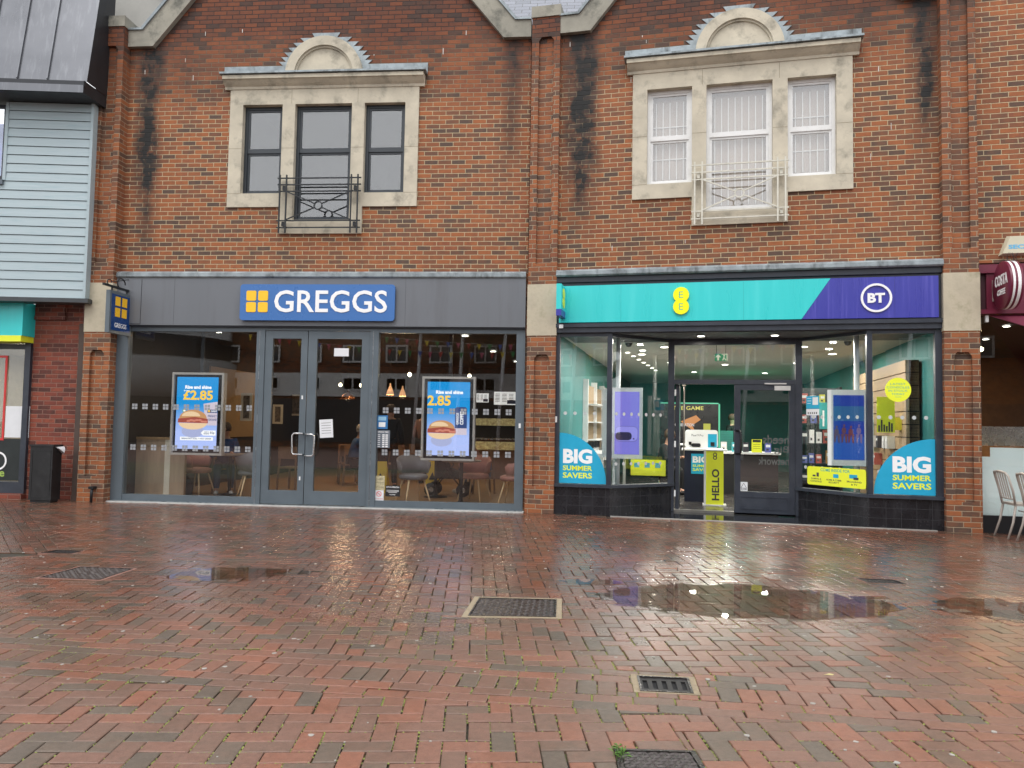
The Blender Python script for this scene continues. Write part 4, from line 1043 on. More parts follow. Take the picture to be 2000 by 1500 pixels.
# ------------------------------------------------------------------ digital screens (café)
def scrmat(name, top, bot, z0, z1, st=1.0):
    m, t, b = nodes(name); tc = N(t, 'ShaderNodeTexCoord'); sp = N(t, 'ShaderNodeSeparateXYZ'); t.links.new(tc.outputs['Object'], sp.inputs[0])
    c = mixc(t, remap(t, sp.outputs[2], z0, z1), bot, top); b.inputs['Base Color'].default_value = (.02, .02, .02, 1); b.inputs['Roughness'].default_value = .2
    t.links.new(c, b.inputs['Emission Color']); b.inputs['Emission Strength'].default_value = st; return m
def E_(name, c, st=1.0): return M(name, c, .4, emit=st, var=.0) if name not in MATS else MATS[name]
def emis(name, c, st=1.):
    if name in MATS: return MATS[name]
    m, t, b = nodes(name); b.inputs['Base Color'].default_value = (.02, .02, .02, 1); b.inputs['Emission Color'].default_value = (*c, 1); b.inputs['Emission Strength'].default_value = st
    if False: pass
    return m
silver = M('silver_frame', (.50, .47, .43), .4, .2, var=.05)
eW, eY, eBun, eBun2, eMeat, eMeat2, eNavy, eCup, eSh, eGr = emis('screen_white', (1, 1, 1), .95), emis('screen_yellow', (1, .62, .04), .95), emis('screen_bun', (.60, .30, .12), .9), emis('screen_bun_pale', (.85, .6, .36), .95), emis('screen_bacon', (.42, .07, .04), .8), emis('screen_bacon_pink', (.75, .25, .17), .8), emis('screen_navy', (.02, .06, .22), .8), emis('screen_cup', (.72, .62, .72), .85), emis('screen_shade', (.42, .46, .72), .9), emis('screen_green', (.15, .45, .2), .8)
def blob(mb, pts, y, th=.0008):
    mb.prism(pts, y - th, y)
def ell(cx, cz, rx, rz, a0=0, a1=360, n=24): return [(cx + rx * math.cos(R(a0 + (a1 - a0) * k / n)), cz + rz * math.sin(R(a0 + (a1 - a0) * k / n))) for k in range(n + (0 if a1 - a0 >= 360 else 1))]
def cafescreen(px0, py0, px1, py1, label, kind):
    d = -.16; s0, s1, z0, z1 = rect(px0, py0, px1, py1, 'A', d); y = .16; b0 = ((s0 + s1) / 2, y, z0)
    o = thing('digital_screen', label, 'screen', 'A', b0, 'advertising screens in the café window')
    p = MB(silver); p.frame(s0, s1, z0, z1, .035, y, y + .12); p.use(blackp).box(s0 + .035, s1 - .035, y + .045, y + .10, z0 + .035, z1 - .035)
    p.use(iron).box((s0 + s1) / 2 - .03, (s0 + s1) / 2 + .03, y + .12, y + .16, z1 - .02, 2.99) ; p.build('casing', o)
    if kind == 1: a0, a1, c0, c1 = s0 + .07, s1 - .115, z0 + .10, z1 - .075
    else: a0, a1, c0, c1 = s0 + .085, s1 - .095, z0 + .085, z1 - .085
    sm = scrmat('screen_picture' if kind == 1 else 'screen_picture_two', (0.0, .27, .66), (.42, .52, .92), c0 - z0 + .28, c0 - z0 + .75, 1.0)
    p = MB(sm); p.box(a0, a1, y + .040, y + .044, c0, c1); sc_ = p.build('display', o)
    w_, h_ = a1 - a0, c1 - c0; X = lambda u: a0 + u * w_; Z = lambda v: c0 + v * h_; yy = y + .039
    t_ = MB(eW); t_.text('Rise and shine', X(.20), X(.84), Z(.835), Z(.885), yy, .045, .001)
    t_.use(eY)
    if kind == 1: t_.text('£2.85', X(.16), X(.88), Z(.68), Z(.815), yy, .03, .001); t_.use(eW).text('from', X(.17), X(.30), Z(.80), Z(.82), yy - .0005, .02, .001)
    else: t_.text('2.85', X(.0), X(.55), Z(.675), Z(.815), yy, .03, .001)
    if kind == 1:
        t_.use(MATS['screen_navy']).text('BREAKFAST ROLL + HOT DRINK', X(.16), X(.88), Z(.135), Z(.155), yy - .001, .02, .0008)
        t_.text('FRESHLY', X(.78), X(.995), Z(.445), Z(.475), yy - .003, .02, .0008); t_.text('GROUND', X(.79), X(.995), Z(.395), Z(.425), yy - .003, .02, .0008)
        t_.text('ADD A', X(.70), X(.82), Z(.232), Z(.246), yy - .002, .02, .0008); t_.text('HASH BROWN', X(.69), X(.82), Z(.205), Z(.225), yy - .002, .02, .0008); t_.text('55p', X(.84), X(.95), Z(.205), Z(.245), yy - .002, .02, .0008)
        t_.use(eW).text('GREG', X(.85), X(.99), Z(.516), Z(.54), yy - .004, .02, .0008)
    else:
        t_.use(eW).text('COFFEE', X(.775), X(.86), Z(.42), Z(.60), yy - .003, .03, .0008, rot=1); t_.text('GREGGS', X(.69), X(.745), Z(.42), Z(.58), yy - .003, .02, .0008, rot=1)
    t_.build('lettering', sc_)
    f_ = MB(eCup)
    if kind == 1:
        blob(f_, [(X(.66), Z(.63)), (X(1), Z(.66)), (X(1), Z(.33)), (X(.72), Z(.33))], yy - .0005); f_.use(eNavy); blob(f_, [(X(.76), Z(.505)), (X(1), Z(.505)), (X(1), Z(.55)), (X(.76), Z(.55))], yy - .002)
        f_.use(eY); blob(f_, [(X(.775), Z(.515)), (X(.83), Z(.515)), (X(.83), Z(.54)), (X(.775), Z(.54))], yy - .0035)
        bx_, bz_, rx, rz = .42, .41, .36, .12; f_.use(eW); blob(f_, [(X(.12), Z(.12)), (X(.92), Z(.12)), (X(.92), Z(.168)), (X(.12), Z(.168))], yy - .0002)
        blob(f_, [(X(.62), Z(.225)), (X(.68), Z(.26)), (X(.98), Z(.26)), (X(.98), Z(.19)), (X(.68), Z(.19))], yy - .0008); f_.use(eGr); blob(f_, ell(X(.2), Z(.53), .033, .033), yy - .001); f_.use(eW); blob(f_, ell(X(.2), Z(.53), .02, .015), yy - .002)
    else:
        f_.use(eNavy); blob(f_, [(X(.66), Z(.37)), (X(.66), Z(.64)), (X(.70), Z(.66)), (X(.90), Z(.66)), (X(.94), Z(.64)), (X(.94), Z(.37))], yy - .001)
        f_.use(eCup); blob(f_, [(X(.66), Z(.28)), (X(.94), Z(.28)), (X(.94), Z(.37)), (X(.66), Z(.37))], yy - .0012); bx_, bz_, rx, rz = .35, .35, .33, .11
    f_.use(eSh); blob(f_, ell(X(bx_), Z(bz_ - rz * 1.35), rx * w_ * .75, rz * h_ * .75), yy - .0006)
    f_.use(eBun); blob(f_, ell(X(bx_), Z(bz_ + .01), rx * w_ * .93, rz * h_ * 1.05, 0, 180), yy - .004); f_.use(eBun2); blob(f_, ell(X(bx_ - .05), Z(bz_ + .045), rx * w_ * .62, rz * h_ * .55, 0, 180), yy - .0046); f_.use(eBun2); blob(f_, ell(X(bx_), Z(bz_ - .05), rx * w_ * .96, rz * h_ * .75, 180, 360), yy - .004)
    f_.use(eMeat); blob(f_, [(X(bx_ - rx * 1.02), Z(bz_ - .045)), (X(bx_ + rx * 1.02), Z(bz_ - .05)), (X(bx_ + rx), Z(bz_ + .01)), (X(bx_ + .05), Z(bz_ + .035)), (X(bx_ - rx), Z(bz_ + .01))], yy - .0055)
    f_.use(eMeat2); rnd_ = random.Random(3)
    for k in range(7): blob(f_, ell(X(bx_ - rx * .3 + rx * 1.15 * k / 6), Z(bz_ - .03 + rnd_.random() * .035), .035, .018, n=10), yy - .0065 - .0004 * k)
    f_.build('picture', sc_); return o
cafescreen(337, 727, 432, 890, 'digital screen advertising a breakfast roll and cup in the left café window', 1)
cafescreen(825, 735, 926, 901, 'digital screen advertising a roll and coffee can in the right café window', 2)

# notices on the café glass
paper = M('white_paper', (.72, .73, .75), .7, var=.04); inkb = M('ink', (.05, .05, .06), .7)
def card(px0, py0, px1, py1, F, d, mat, name, label, cat, lines=(), tilt=0, ink=None, th=.003, flip=False, extra=None, group=None):
    s0, s1, z0, z1 = rect(px0, py0, px1, py1, F, d); y = -d
    o = thing(name, label, cat, F, ((s0 + s1) / 2, y, z0), group)
    p = MB(mat); p.box(s0, s1, y - th, y, z0, z1); p.build('panel', o)
    w_, h_ = s1 - s0, z1 - z0
    if lines:
        q = MB(ink or inkb)
        for ln in lines:
            tx, u0, u1, v0, v1 = ln[:5]
            if len(ln) > 5: q.use(ln[5])
            if tx is None: q.box(s0 + u0 * w_, s0 + u1 * w_, y - th - .001, y - th, z0 + v0 * h_, z0 + v1 * h_)
            else: q.text(tx, s0 + u0 * w_, s0 + u1 * w_, z0 + v0 * h_, z0 + v1 * h_, y - th, ln[6] if len(ln) > 6 else .01, .001)
        q.build('print', o)
    if extra: extra(o, s0, s1, z0, z1, y - th)
    if tilt: o.rotation_euler.rotate_axis('Y', tilt)
    return o
card(626, 819, 651, 855, 'A', .0, paper, 'paper_notice', 'crooked white paper notice taped inside the right door', 'notice', [(None, .15, .85, .8 - .14 * k, .82 - .14 * k) for k in range(5)], R(-4))
card(653, 680, 681, 696, 'A', .0, paper, 'card_notice', 'small white landscape card at the top of the right door', 'notice')
sb = M('sticker_blue', (.03, .16, .38), .4); sgr = M('sticker_grey', (.13, .15, .18), .5); sred = M('sticker_red', (.6, .04, .04), .5)
card(736, 811, 757, 838, 'A', -.02, sb, 'sticker', 'blue and white sticker on the glass above the opening hours panel', 'sticker', [(None, .15, .85, .62, .9), (None, .2, .8, .15, .5, white)], ink=M('sticker_pale', (.25, .45, .6), .5))
card(735, 840, 761, 875, 'A', -.02, sgr, 'opening_hours_panel', 'grey opening hours panel with white lines beside the door', 'notice', [('OPENING TIMES', .12, .88, .86, .94)] + [(None, .12, .3, .72 - .11 * k, .75 - .11 * k) for k in range(7)] + [(None, .45, .62, .7 - .11 * k, .76 - .11 * k) for k in range(7)] + [(None, .68, .86, .7 - .11 * k, .76 - .11 * k) for k in range(7)], ink=letw)
card(732, 929, 751, 957, 'A', -.02, M('sticker_cream', (.45, .4, .25), .5, var=.5, scale=40), 'sticker', 'cream sticker low on the glass above the no smoking sign', 'sticker', [(None, .1, .9, .2, .22), (None, .1, .9, .5, .52), (None, .1, .9, .75, .77)])
def nosm(o, s0, s1, z0, z1, y):
    q = MB(sred); cx, cz = (s0 + s1) / 2, z0 + (z1 - z0) * .66; q.ring(cx, cz, .043, .033, y - .001, y, seg=20); q.bar((cx - .028, y - .0012, cz + .028), (cx + .028, y - .0012, cz - .028), .008, .001)
    q.text('NO SMOKING', s0 + .01, s1 - .01, z0 + .03, z0 + .045, y, .01, .001); q.use(inkb).box(cx - .022, cx + .018, y - .0008, y, cz - .004, cz + .004); q.build('symbol', o)
card(731, 957, 749, 979, 'A', -.02, paper, 'no_smoking_sign', 'white no smoking sticker with a red ring low in the right café window', 'sticker', extra=nosm)
card(753, 948, 781, 970, 'A', -.02, M('sticker_black', (.02, .02, .022), .4), 'cctv_notice', 'black cctv notice with white writing low in the right café window', 'notice', [('CCTV IN OPERATION', .06, .94, .78, .92), (None, .08, .92, .55, .58), (None, .08, .92, .45, .48), (None, .2, .8, .35, .38), ('Facility', .3, .7, .1, .22)], ink=letw)
p = MB(steel); 
card(1013, 827, 1017, 836, 'A', .12, white, 'door_sensor', 'tiny white box on the frame right of the café window', 'sensor')

# ================================================================== TEAL / PURPLE SHOP (frame B)
hdr = MB(frameN)
hdr.box(.515, 6.05, -.06, .25, 2.99, 3.725)          # sign backing
hdr.box(.515, 6.05, -.12, -.06, 2.925, 2.985); hdr.box(.515, 6.05, -.09, .15, 2.845, 2.925); hdr.box(.515, 6.05, -.10, -.06, 3.64, 3.725)
hdr.box(.515, 6.05, .15, .25, 2.845, 2.99)
hdr.build('header', bB)
sof = MB(M('soffit', (.06, .06, .07), .5)); sof.box(.6, 5.98, -.03, 1.3, 2.832, 2.845); sof.build('soffit', bB)
z_s, z_t = .47, 2.832
polyB = [(.515, 0.), (1.36, 0.), (2.27, .93)]; polyBR = [(4.25, .93), (5.10, 0.), (6.05, 0.)]
def along(mb, pts, y0, y1, z0, z1):     # wall-like strip following points (x, y); offsets along the normal
    def off(pts, d):
        n = len(pts); out = []
        for i in range(n):
            ns = []
            for a, b_ in ((i - 1, i), (i, i + 1)):
                if a < 0 or b_ >= n: continue
                vx, vy = pts[b_][0] - pts[a][0], pts[b_][1] - pts[a][1]; l = math.hypot(vx, vy); ns.append((-vy / l, vx / l))
            nx_, ny_ = sum(q[0] for q in ns), sum(q[1] for q in ns); l = math.hypot(nx_, ny_); nx_, ny_ = nx_ / l, ny_ / l; k = d / max(.3, nx_ * ns[0][0] + ny_ * ns[0][1])
            out.append((pts[i][0] + nx_ * k, pts[i][1] + ny_ * k))
        return out
    A_, B_ = off(pts, y0), off(pts, y1); n = len(pts)
    v = [(x, y, z) for z in (z0, z1) for x, y in A_] + [(x, y, z) for z in (z0, z1) for x, y in B_]
    fs = []
    for i in range(n - 1): fs += [(i, i + 1, n + i + 1, n + i), (2 * n + i, 3 * n + i, 3 * n + i + 1, 2 * n + i + 1), (n + i, n + i + 1, 3 * n + i + 1, 3 * n + i), (i, 2 * n + i, 2 * n + i + 1, i + 1)]
    fs += [(0, n, 3 * n, 2 * n), (n - 1, 3 * n - 1, 4 * n - 1, 2 * n - 1)]
    mb.add(v, fs)
grout = M('dark_grout', (.045, .045, .05), .8)
for pts in (polyB, polyBR):
    p = MB(blackt); along(p, pts, -.05, .10, 0.0, .43); so_ = p.build('stall_riser', bB)
    p = MB(grout)
    for z in (.145, .29): along(p, pts, -.0508, -.050, z, z + .004)
    for i in range(len(pts) - 1):
        (xa, ya), (xb, yb_) = pts[i], pts[i + 1]; l = math.hypot(xb - xa, yb_ - ya); nn = int(l / .2); nx_, ny_ = (yb_ - ya) / l, -(xb - xa) / l
        for k in range(1, nn + 1):
            f = k * .2 / l
            if f < .97: x, y = xa + (xb - xa) * f + nx_ * .0504, ya + (yb_ - ya) * f + ny_ * .0504; p.bar((x, y, .005), (x, y, .428), .004, .001)
    p.build('grout_lines', so_)
    p = MB(frameN); along(p, pts, -.085, .08, .43, .475); p.build('sill', bB)
    p = MB(frameN); along(p, pts, -.03, .05, 2.785, 2.832); p.build('head_rail', bB)
for (x, y, w_) in ((.515 + .03, 0, .06), (1.36, .0, .075), (2.27, .93, .10), (4.25, .93, .10), (5.10, .0, .075), (6.05 - .045, 0, .09)):
    fr2 = MB(frameN); fr2.box(x - w_ / 2, x + w_ / 2, y - .045, y + .05, .475, 2.832); fr2.build('window_post', bB)
for a_, b_ in ((2.225, 2.32), (4.20, 4.30)): fr2 = MB(frameN); fr2.box(a_, b_, .87, .99, .02, .475); fr2.build('post_foot', bB)
dotm = M('frosted_dot', (.50, .52, .52), .6)
def paneB(F, x0, x1, dots, ndx, name='window_pane', rz=0):
    par = thing_dummy = None
def addpane(par, p0, p1, dots, sk=()):
    # p0, p1: ends (x, y) in frame B
    p0, p1 = Vector((*p0, 0)), Vector((*p1, 0)); v = (p1 - p0); l = v.length; v.normalize(); n = Vector((v.y, -v.x, 0))
    def Q(a, z, o_=0): q = p0 + v * a + n * o_; return (q.x, q.y, z)
    g_ = MB(GL); g_.add([Q(0, .475), Q(l, .475), Q(l, 2.785), Q(0, 2.785), Q(0, .475, -.008), Q(l, .475, -.008), Q(l, 2.785, -.008), Q(0, 2.785, -.008)], [(0, 1, 2, 3), (7, 6, 5, 4), (0, 4, 5, 1), (3, 2, 6, 7), (0, 3, 7, 4), (1, 5, 6, 2)])
    po = g_.build('window_pane', par); dm = MB(dotm)
    for z in dots:
        k = .09
        while k < l - .05:
            if (z, round(k, 2)) not in sk: dm.add([Q(k, z, .0015)] + [Q(k + .028 * math.cos(6.283 * j / 14), z + .028 * math.sin(6.283 * j / 14), .0015) for j in range(14)], [(0, j + 1, (j + 1) % 14 + 1) for j in range(14)])
            k += .155
    dm.build('glazing_marks', po)
addpane(bB, (.575, 0), (1.325, 0), (1.58, .80)); addpane(bB, (1.395, .03), (2.24, .90), (1.58, .80))
addpane(bB, (4.28, .90), (5.07, .03), (1.58, .80)); addpane(bB, (5.135, 0), (5.965, 0), (1.58, .80))
# door set at y = .93
YD = .93
zt_bar = at(1430, 747, 'B', -YD)[1]; zt_g0 = at(1430, 742, 'B', -YD)[1]
xl = 2.32; xdL = at(1434, 870, 'B', -YD)[0]; xr = 4.20
p = MB(frameN); p.box(xl, xr, YD - .04, YD + .05, zt_bar - .03, zt_g0); p.box(xl, xr, YD - .04, YD + .05, 2.74, 2.832); p.build('transom', bB)
p = MB(GL); p.box(xl, xr, YD, YD + .008, zt_g0, 2.74); p.build('fanlight_pane', bB)
gx0, gx1, gz0, gz1 = at(1446, 900, 'B', -YD)[0], at(1541, 900, 'B', -YD)[0], at(1490, 961, 'B', -YD)[1], at(1490, 762, 'B', -YD)[1]
dd = door(bB, xdL, xr, .04, zt_bar - .032, gx0, gx1, gz0, gz1, frameN, YD - .03, YD + .03)
p = MB(frameN); p.frame(gx0, gx1, .10, gz0 - .07, .02, YD - .036, YD - .03); p.build('kick_panel', dd)
hx = at(1445, 860, 'B', -YD)[0]; hz0, hz1 = at(1445, 886, 'B', -YD)[1], at(1445, 841, 'B', -YD)[1]
p = MB(blackp); p.tube([(hx - .06, YD - .03, hz1), (hx, YD - .09, hz1), (hx + .01, YD - .10, hz1 - .03), (hx + .01, YD - .10, hz0 + .03), (hx, YD - .09, hz0), (hx - .06, YD - .03, hz0)], .016); p.build('handle', dd)
cs0, cs1, cz0, cz1 = rect(1512, 754, 1543, 763, 'B', -YD)
p = MB(M('closer_grey', (.5, .5, .5), .4)); p.box(cs0, cs1, YD - .08, YD - .03, cz0, cz1); p.bar((cs0 - .15, YD - .06, cz1 + .035), (cs1 - .06, YD - .06, cz1 + .035), .02, .012); p.build('door_closer', dd)
# the other leaf stands open, folded into the shop
p = MB(frameN); p.box(xl + .02, xl + .08, YD + .05, YD + .95, .04, zt_bar - .035); lf = p.build('open_door', bB)
p = MB(white)
for pz in (767, 867, 963): z = at(1316, pz, 'B', -YD)[1]; p.box(xl + .005, xl + .03, YD - .045, YD - .04, z - .05, z + .05)
p.build('hinges', lf)
p = MB(M('painted_reflection', (.16, .17, .17), .6));  # reflection of a shop sign in the door glass, put in as grey letters
for tx, ax, ay, bx_, by in (('needs', 1490, 868, 1541, 849), ('Big', 1512, 888, 1541, 871), ('network', 1481, 909, 1541, 892)):
    s0, s1, z0, z1 = rect(ax, by, bx_, ay, 'B', -YD - .06); p.text(tx, s0, s1, z0, z1, YD + .06, .015, .001, flip=True)
p.build('reflected_lettering', dd)
# tiled apron in front of the door
ap = MB(M('wet_black_tile', (.012, .013, .016), .08, var=.3, scale=5)); ap.add([(x, y, z) for z in (-.01, .014) for x, y in ((1.33, -.06), (5.13, -.06), (5.13, .12), (4.3, .93), (2.22, .93), (1.33, .12))], [(5, 4, 3, 2, 1, 0), (6, 7, 8, 9, 10, 11)] + [(i, (i + 1) % 6, (i + 1) % 6 + 6, i + 6) for i in range(6)])
ap.use(M('apron_edge', (.3, .29, .27), .6)).box(1.4, 5.95, -.10, -.062, -.01, .012)
ap.build('doorway_tiles', bB)
p = MB(M('threshold_metal', (.25, .24, .22), .35, .6)); p.box(xl, xdL, YD - .02, YD + .08, .014, .05); p.build('door_step', bB)
# shop room
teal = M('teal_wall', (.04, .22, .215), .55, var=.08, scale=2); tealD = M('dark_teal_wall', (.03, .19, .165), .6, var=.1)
flE = M('grey_shop_floor', (.055, .05, .047), .22, var=.2, scale=3); ceE = M('shop_ceiling', (.60, .57, .50), .8, var=.04)
r = MB(flE); r.quad((.5, 1.02, .03), (6.06, 1.02, .03), (6.06, 14, .03), (.5, 14, .03)); r.quad((.5, .1, .028), (2.2, 1.05, .028), (.5, 1.05, .028), (.5, .5, .028)); r.quad((6.06, .1, .028), (6.06, 1.05, .028), (4.35, 1.05, .028), (6.06, .3, .028)); r.build('shop_floor', bB)
r = MB(ceE); r.quad((.5, .06, 2.85), (.5, 14, 2.85), (6.06, 14, 2.85), (6.06, .06, 2.85)); r.box(.5, 6.06, .26, .28, 2.85, 3.7); r.build('shop_ceiling', bB)
r = MB(teal); r.box(.46, .52, .06, 3.2, .02, 2.85); r.box(6.03, 6.07, .06, 3.2, .02, 2.85); r.build('side_walls', bB)
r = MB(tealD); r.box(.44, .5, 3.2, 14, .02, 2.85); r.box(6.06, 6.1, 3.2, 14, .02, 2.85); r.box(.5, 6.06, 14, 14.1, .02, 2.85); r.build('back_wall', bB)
lab = ['nearest left', 'nearest right', 'second from the front, left', 'second from the front, right', 'middle left', 'middle centre', 'middle right', 'far left', 'far centre', 'far right', 'deepest left', 'deepest right']
spots = [(1.5, .95), (4.9, 1.0), (2.1, 2.2), (4.5, 2.3), (1.6, 3.6), (3.1, 3.9), (5.2, 3.7), (2.1, 5.6), (3.3, 6.2), (4.8, 5.8), (2.6, 8.6), (4.4, 9.0)]
for (s, y), l in zip(spots, lab): downlight('B', s, y, 2.848, 33, .07, (1, .95, .86), 'round downlight in the phone shop ceiling, ' + l, 'downlights in the phone shop ceiling')
for k in range(7): downlight('B', 1.35 + .05 * k, 3.2 + .8 * k, 2.848, 0, .045, label='small downlight %s in the row along the left of the phone shop ceiling' % ['first', 'second', 'third', 'fourth', 'fifth', 'sixth', 'seventh'][k], group='row of small downlights')
for x, l in ((1369, 'left'), (1514, 'right')):
    s, z = at(x, 655, 'B', -.35); downlight('B', s, .40, 2.832, 5, .055, label='porch downlight over the phone shop doorway, %s one' % l, group='porch downlights')
# main sign board
tealS = M('sign_teal', (.035, .60, .60), .3, var=.03, scale=2, streak=(3, 1, .4), dirt=((.10, .68, .68), 2, .35, (3, 1, .25)))
purp = M('sign_purple', (.046, .048, .34), .3, var=.05, scale=2, streak=(5, 1, .4), dirt=((.12, .11, .50), 3, .8, (7, 1, .2)))
eeY = M('logo_yellow', (.95, .93, .0), .35, var=.02); eeT = M('logo_teal_line', (.05, .42, .35), .5)
sg = thing('shop_sign', 'long teal and purple sign board with a yellow EE disc logo and white BT ring', 'shop sign', 'B', (3.28, -.06, 3.0))
p = MB(tealS); p.prism([(.565, 2.998), (4.165, 2.998), (4.565, 3.59), (.565, 3.575)], -.13, -.06); p.build('teal_panel', sg)
p = MB(purp); p.prism([(4.168, 2.998), (5.99, 2.998), (5.99, 3.59), (4.568, 3.59)], -.13, -.06); p.build('purple_panel', sg)
p = MB(M('seam_teal', (.02, .38, .38), .5))
for x in (1.53, 3.35): p.box(x, x + .004, -.1306, -.13, 3.0, 3.575)
p.use(M('seam_purple', (.03, .03, .2), .5)).box(5.42, 5.424, -.1306, -.13, 3.0, 3.588); p.build('panel_seams', sg)
p = MB(eeY); cx = 2.442; p.disc(cx, 3.392, .118, -.165, -.14, 32); p.disc(cx, 3.212, .118, -.1651, -.1401, 32); ld = p.build('disc_logo', sg)
p = MB(eeT); p.text('E', cx - .03, cx + .03, 3.345, 3.44, -.1652, -.012, .001); p.text('E', cx - .03, cx + .03, 3.165, 3.26, -.1652, -.012, .001); p.build('lettering', ld)
p = MB(letw); cx, cz = 5.176, 3.288; p.ring(cx, cz, .208, .178, -.15, -.13, seg=44); p.text('BT', cx - .115, cx + .115, cz - .07, cz + .07, -.13, .045, .012); p.build('ring_logo', sg)
# projecting sign
o = thing('projecting_sign', 'thin teal and purple sign box sticking out at the left end of the teal fascia', 'hanging sign', 'B', (.64, -.1, 3.06))
p = MB(tealS); p.box(.585, .665, -.50, -.10, 3.16, 3.55); p.build('teal_box', o); p = MB(purp); p.box(.585, .665, -.50, -.10, 3.06, 3.16); p.build('purple_box', o)
p = MB(eeY); 
for zz in (3.42, 3.28): p.lathe([(.085, .0), (.085, .008)], (.665, -.30, zz), 24, axis='x')
p.build('disc_logo', o)
# vinyl quarter circles
cyan = M('vinyl_cyan', (.015, .36, .58), .4, var=.04); limey = M('vinyl_yellow', (.82, .88, .04), .4, var=.03)
def quarter(F, x0, x1, z0, z1, y, left, label, tx):
    o = thing('window_vinyl', label, 'window sticker', F, (x0, y, z0), 'quarter circle window stickers'); n = 20
    cx = x0 if left else x1; pts = [(cx, z0)] + [(cx + (1 if left else -1) * (x1 - x0) * math.cos(R(90 * k / n)), z0 + (z1 - z0) * math.sin(R(90 * k / n))) for k in range(n + 1)]
    p = MB(cyan); p.prism(pts, y - .003, y); p.build('panel', o)
    a0, a1, b0, b1, b2, b3 = tx; hgt_ = b1 - b0
    p = MB(letw); p.text('BIG', a0, a1, b0 + hgt_ * .50, b1, y - .003, .045, .001); p.use(limey).text('SUMMER', a0, a1, b0 + hgt_ * .26, b0 + hgt_ * .43, y - .003, .025, .001); p.text('SAVERS', a0, a1, b0, b0 + hgt_ * .19, y - .003, .025, .001)
    p.build('lettering', o)
quarter('B', .58, 1.32, .485, 1.27, -.004, True, 'blue quarter circle BIG SUMMER SAVERS sticker in the leftmost phone shop window', (.64, 1.10, .565, 1.02, 0, 0))
quarter('B', 5.15, 5.955, .485, 1.28, -.004, False, 'blue quarter circle BIG SUMMER SAVERS sticker in the rightmost phone shop window', (5.40, 5.90, .565, 1.03, 0, 0))
# round yellow sticker
s0, s1, z0, z1 = rect(1728, 738, 1780, 785, 'B', .005); cx, cz = (s0 + s1) / 2, (z0 + z1) / 2
o = thing('window_vinyl', 'round yellow LATEST CONSOLES IN STOCK TODAY sticker on the right window', 'window sticker', 'B', (cx, -.004, z0))
p = MB(limey); p.disc(cx, cz, (s1 - s0) / 2, -.007, -.004); p.build('panel', o); p = MB(eeT)
for i, (tx, hw2) in enumerate((('LATEST', .10), ('CONSOLES', .15), ('IN STOCK', .125), ('TODAY', .085))): p.text(tx, cx - hw2, cx + hw2, cz + .068 - i * .048, cz + .098 - i * .048, -.007, .0, .001)
p.box(cx - .04, cx + .04, -.0078, -.007, cz - .105, cz - .10); p.build('lettering', o)
# COME INSIDE FOR board (on the right splayed pane)
s0, s1, z0, z1 = rect(1577, 910, 1692, 956, 'R', .03)
o = thing('window_board', 'yellow COME INSIDE FOR board in the right splayed window of the phone shop', 'window sticker', 'R', ((s0 + s1) / 2, -.03, z0))
p = MB(limey); p.rrect(s0, s1, z0, z1, .035, -.034, -.03); p.build('panel', o)
w_, h_ = s1 - s0, z1 - z0; X = lambda u: s0 + u * w_; Z = lambda v: z0 + v * h_
p = MB(eeT); p.text('COME INSIDE FOR', X(.24), X(.74), Z(.77), Z(.93), -.034, .012, .001); p.use(inkb)
for tx, a, b_, c_, d_ in (('GAMING &', .07, .25, .30, .39), ('CONSOLES', .06, .26, .16, .25), ('HOME & CYBER', .34, .60, .29, .38), ('SECURITY', .38, .56, .16, .25), ('BROADBAND', .69, .93, .28, .37), ('& TV', .76, .86, .14, .23)): p.text(tx, X(a), X(b_), Z(c_), Z(d_), -.034, .01, .001)
p.box(X(.10), X(.15), -.0355, -.034, Z(.46), Z(.55)); p.box(X(.17), X(.21), -.0355, -.034, Z(.46), Z(.68)); p.box(X(.80), X(.88), -.0365, -.034, Z(.44), Z(.56)); p.use(cyan).box(X(.46), X(.55), -.0355, -.034, Z(.46), Z(.66)); p.box(X(.73), X(.86), -.0355, -.034, Z(.50), Z(.70)); p.build('lettering', o)
card(1575, 774, 1600, 798, 'R', .02, cyan, 'window_poster', 'small teal poster with a white table in the right splayed window', 'poster', [(None, .5, .92, .3, .9), (None, .08, .4, .8, .84), (None, .08, .4, .6, .64), (None, .08, .35, .4, .44)], ink=white)
card(1575, 799, 1600, 811, 'R', .02, paper, 'window_poster', 'white strip poster directly under the small teal poster', 'poster', [(None, .12 + .16 * k, .2 + .16 * k, .2, .5) for k in range(5)])
card(1468, 858, 1488, 884, 'B', -YD + .01, limey, 'door_sticker', 'small yellow sticker in the middle of the phone shop door', 'sticker', [(None, .1, .9, .78, .97, M('sticker_black2', (.02, .02, .02), .5)), (None, .15, .85, .6, .62), (None, .15, .85, .45, .47), (None, .15, .85, .3, .32)])
def alarm(o, s0, s1, z0, z1, y):
    q = MB(inkb); w_ = s1 - s0; cx = (s0 + s1) / 2; zb_ = z0 + (z1 - z0) * .32
    a, b_, c_ = (s0 + .015, y - .001, zb_), (s1 - .015, y - .001, zb_), (cx, y - .001, z1 - .02)
    for u_, v_ in ((a, b_), (b_, c_), (c_, a)): q.bar(u_, v_, .006, .001)
    q.text('ALARM', s0 + .015, s1 - .015, z0 + .015, z0 + .04, y, .01, .001); q.build('symbol', o)
card(1445, 941, 1460, 959, 'B', -YD + .01, paper, 'alarm_sticker', 'white alarm warning sticker at the bottom left of the phone shop door glass', 'sticker', extra=alarm)
card(1092, 634, 1100, 641, 'B', .125, white, 'alarm_contact', 'tiny white box under the left end of the teal sign', 'sensor')
card(1081, 813, 1088, 825, 'B', .06, white, 'door_bell_box', 'small white box on the dark post beside the middle brick pier', 'sensor')
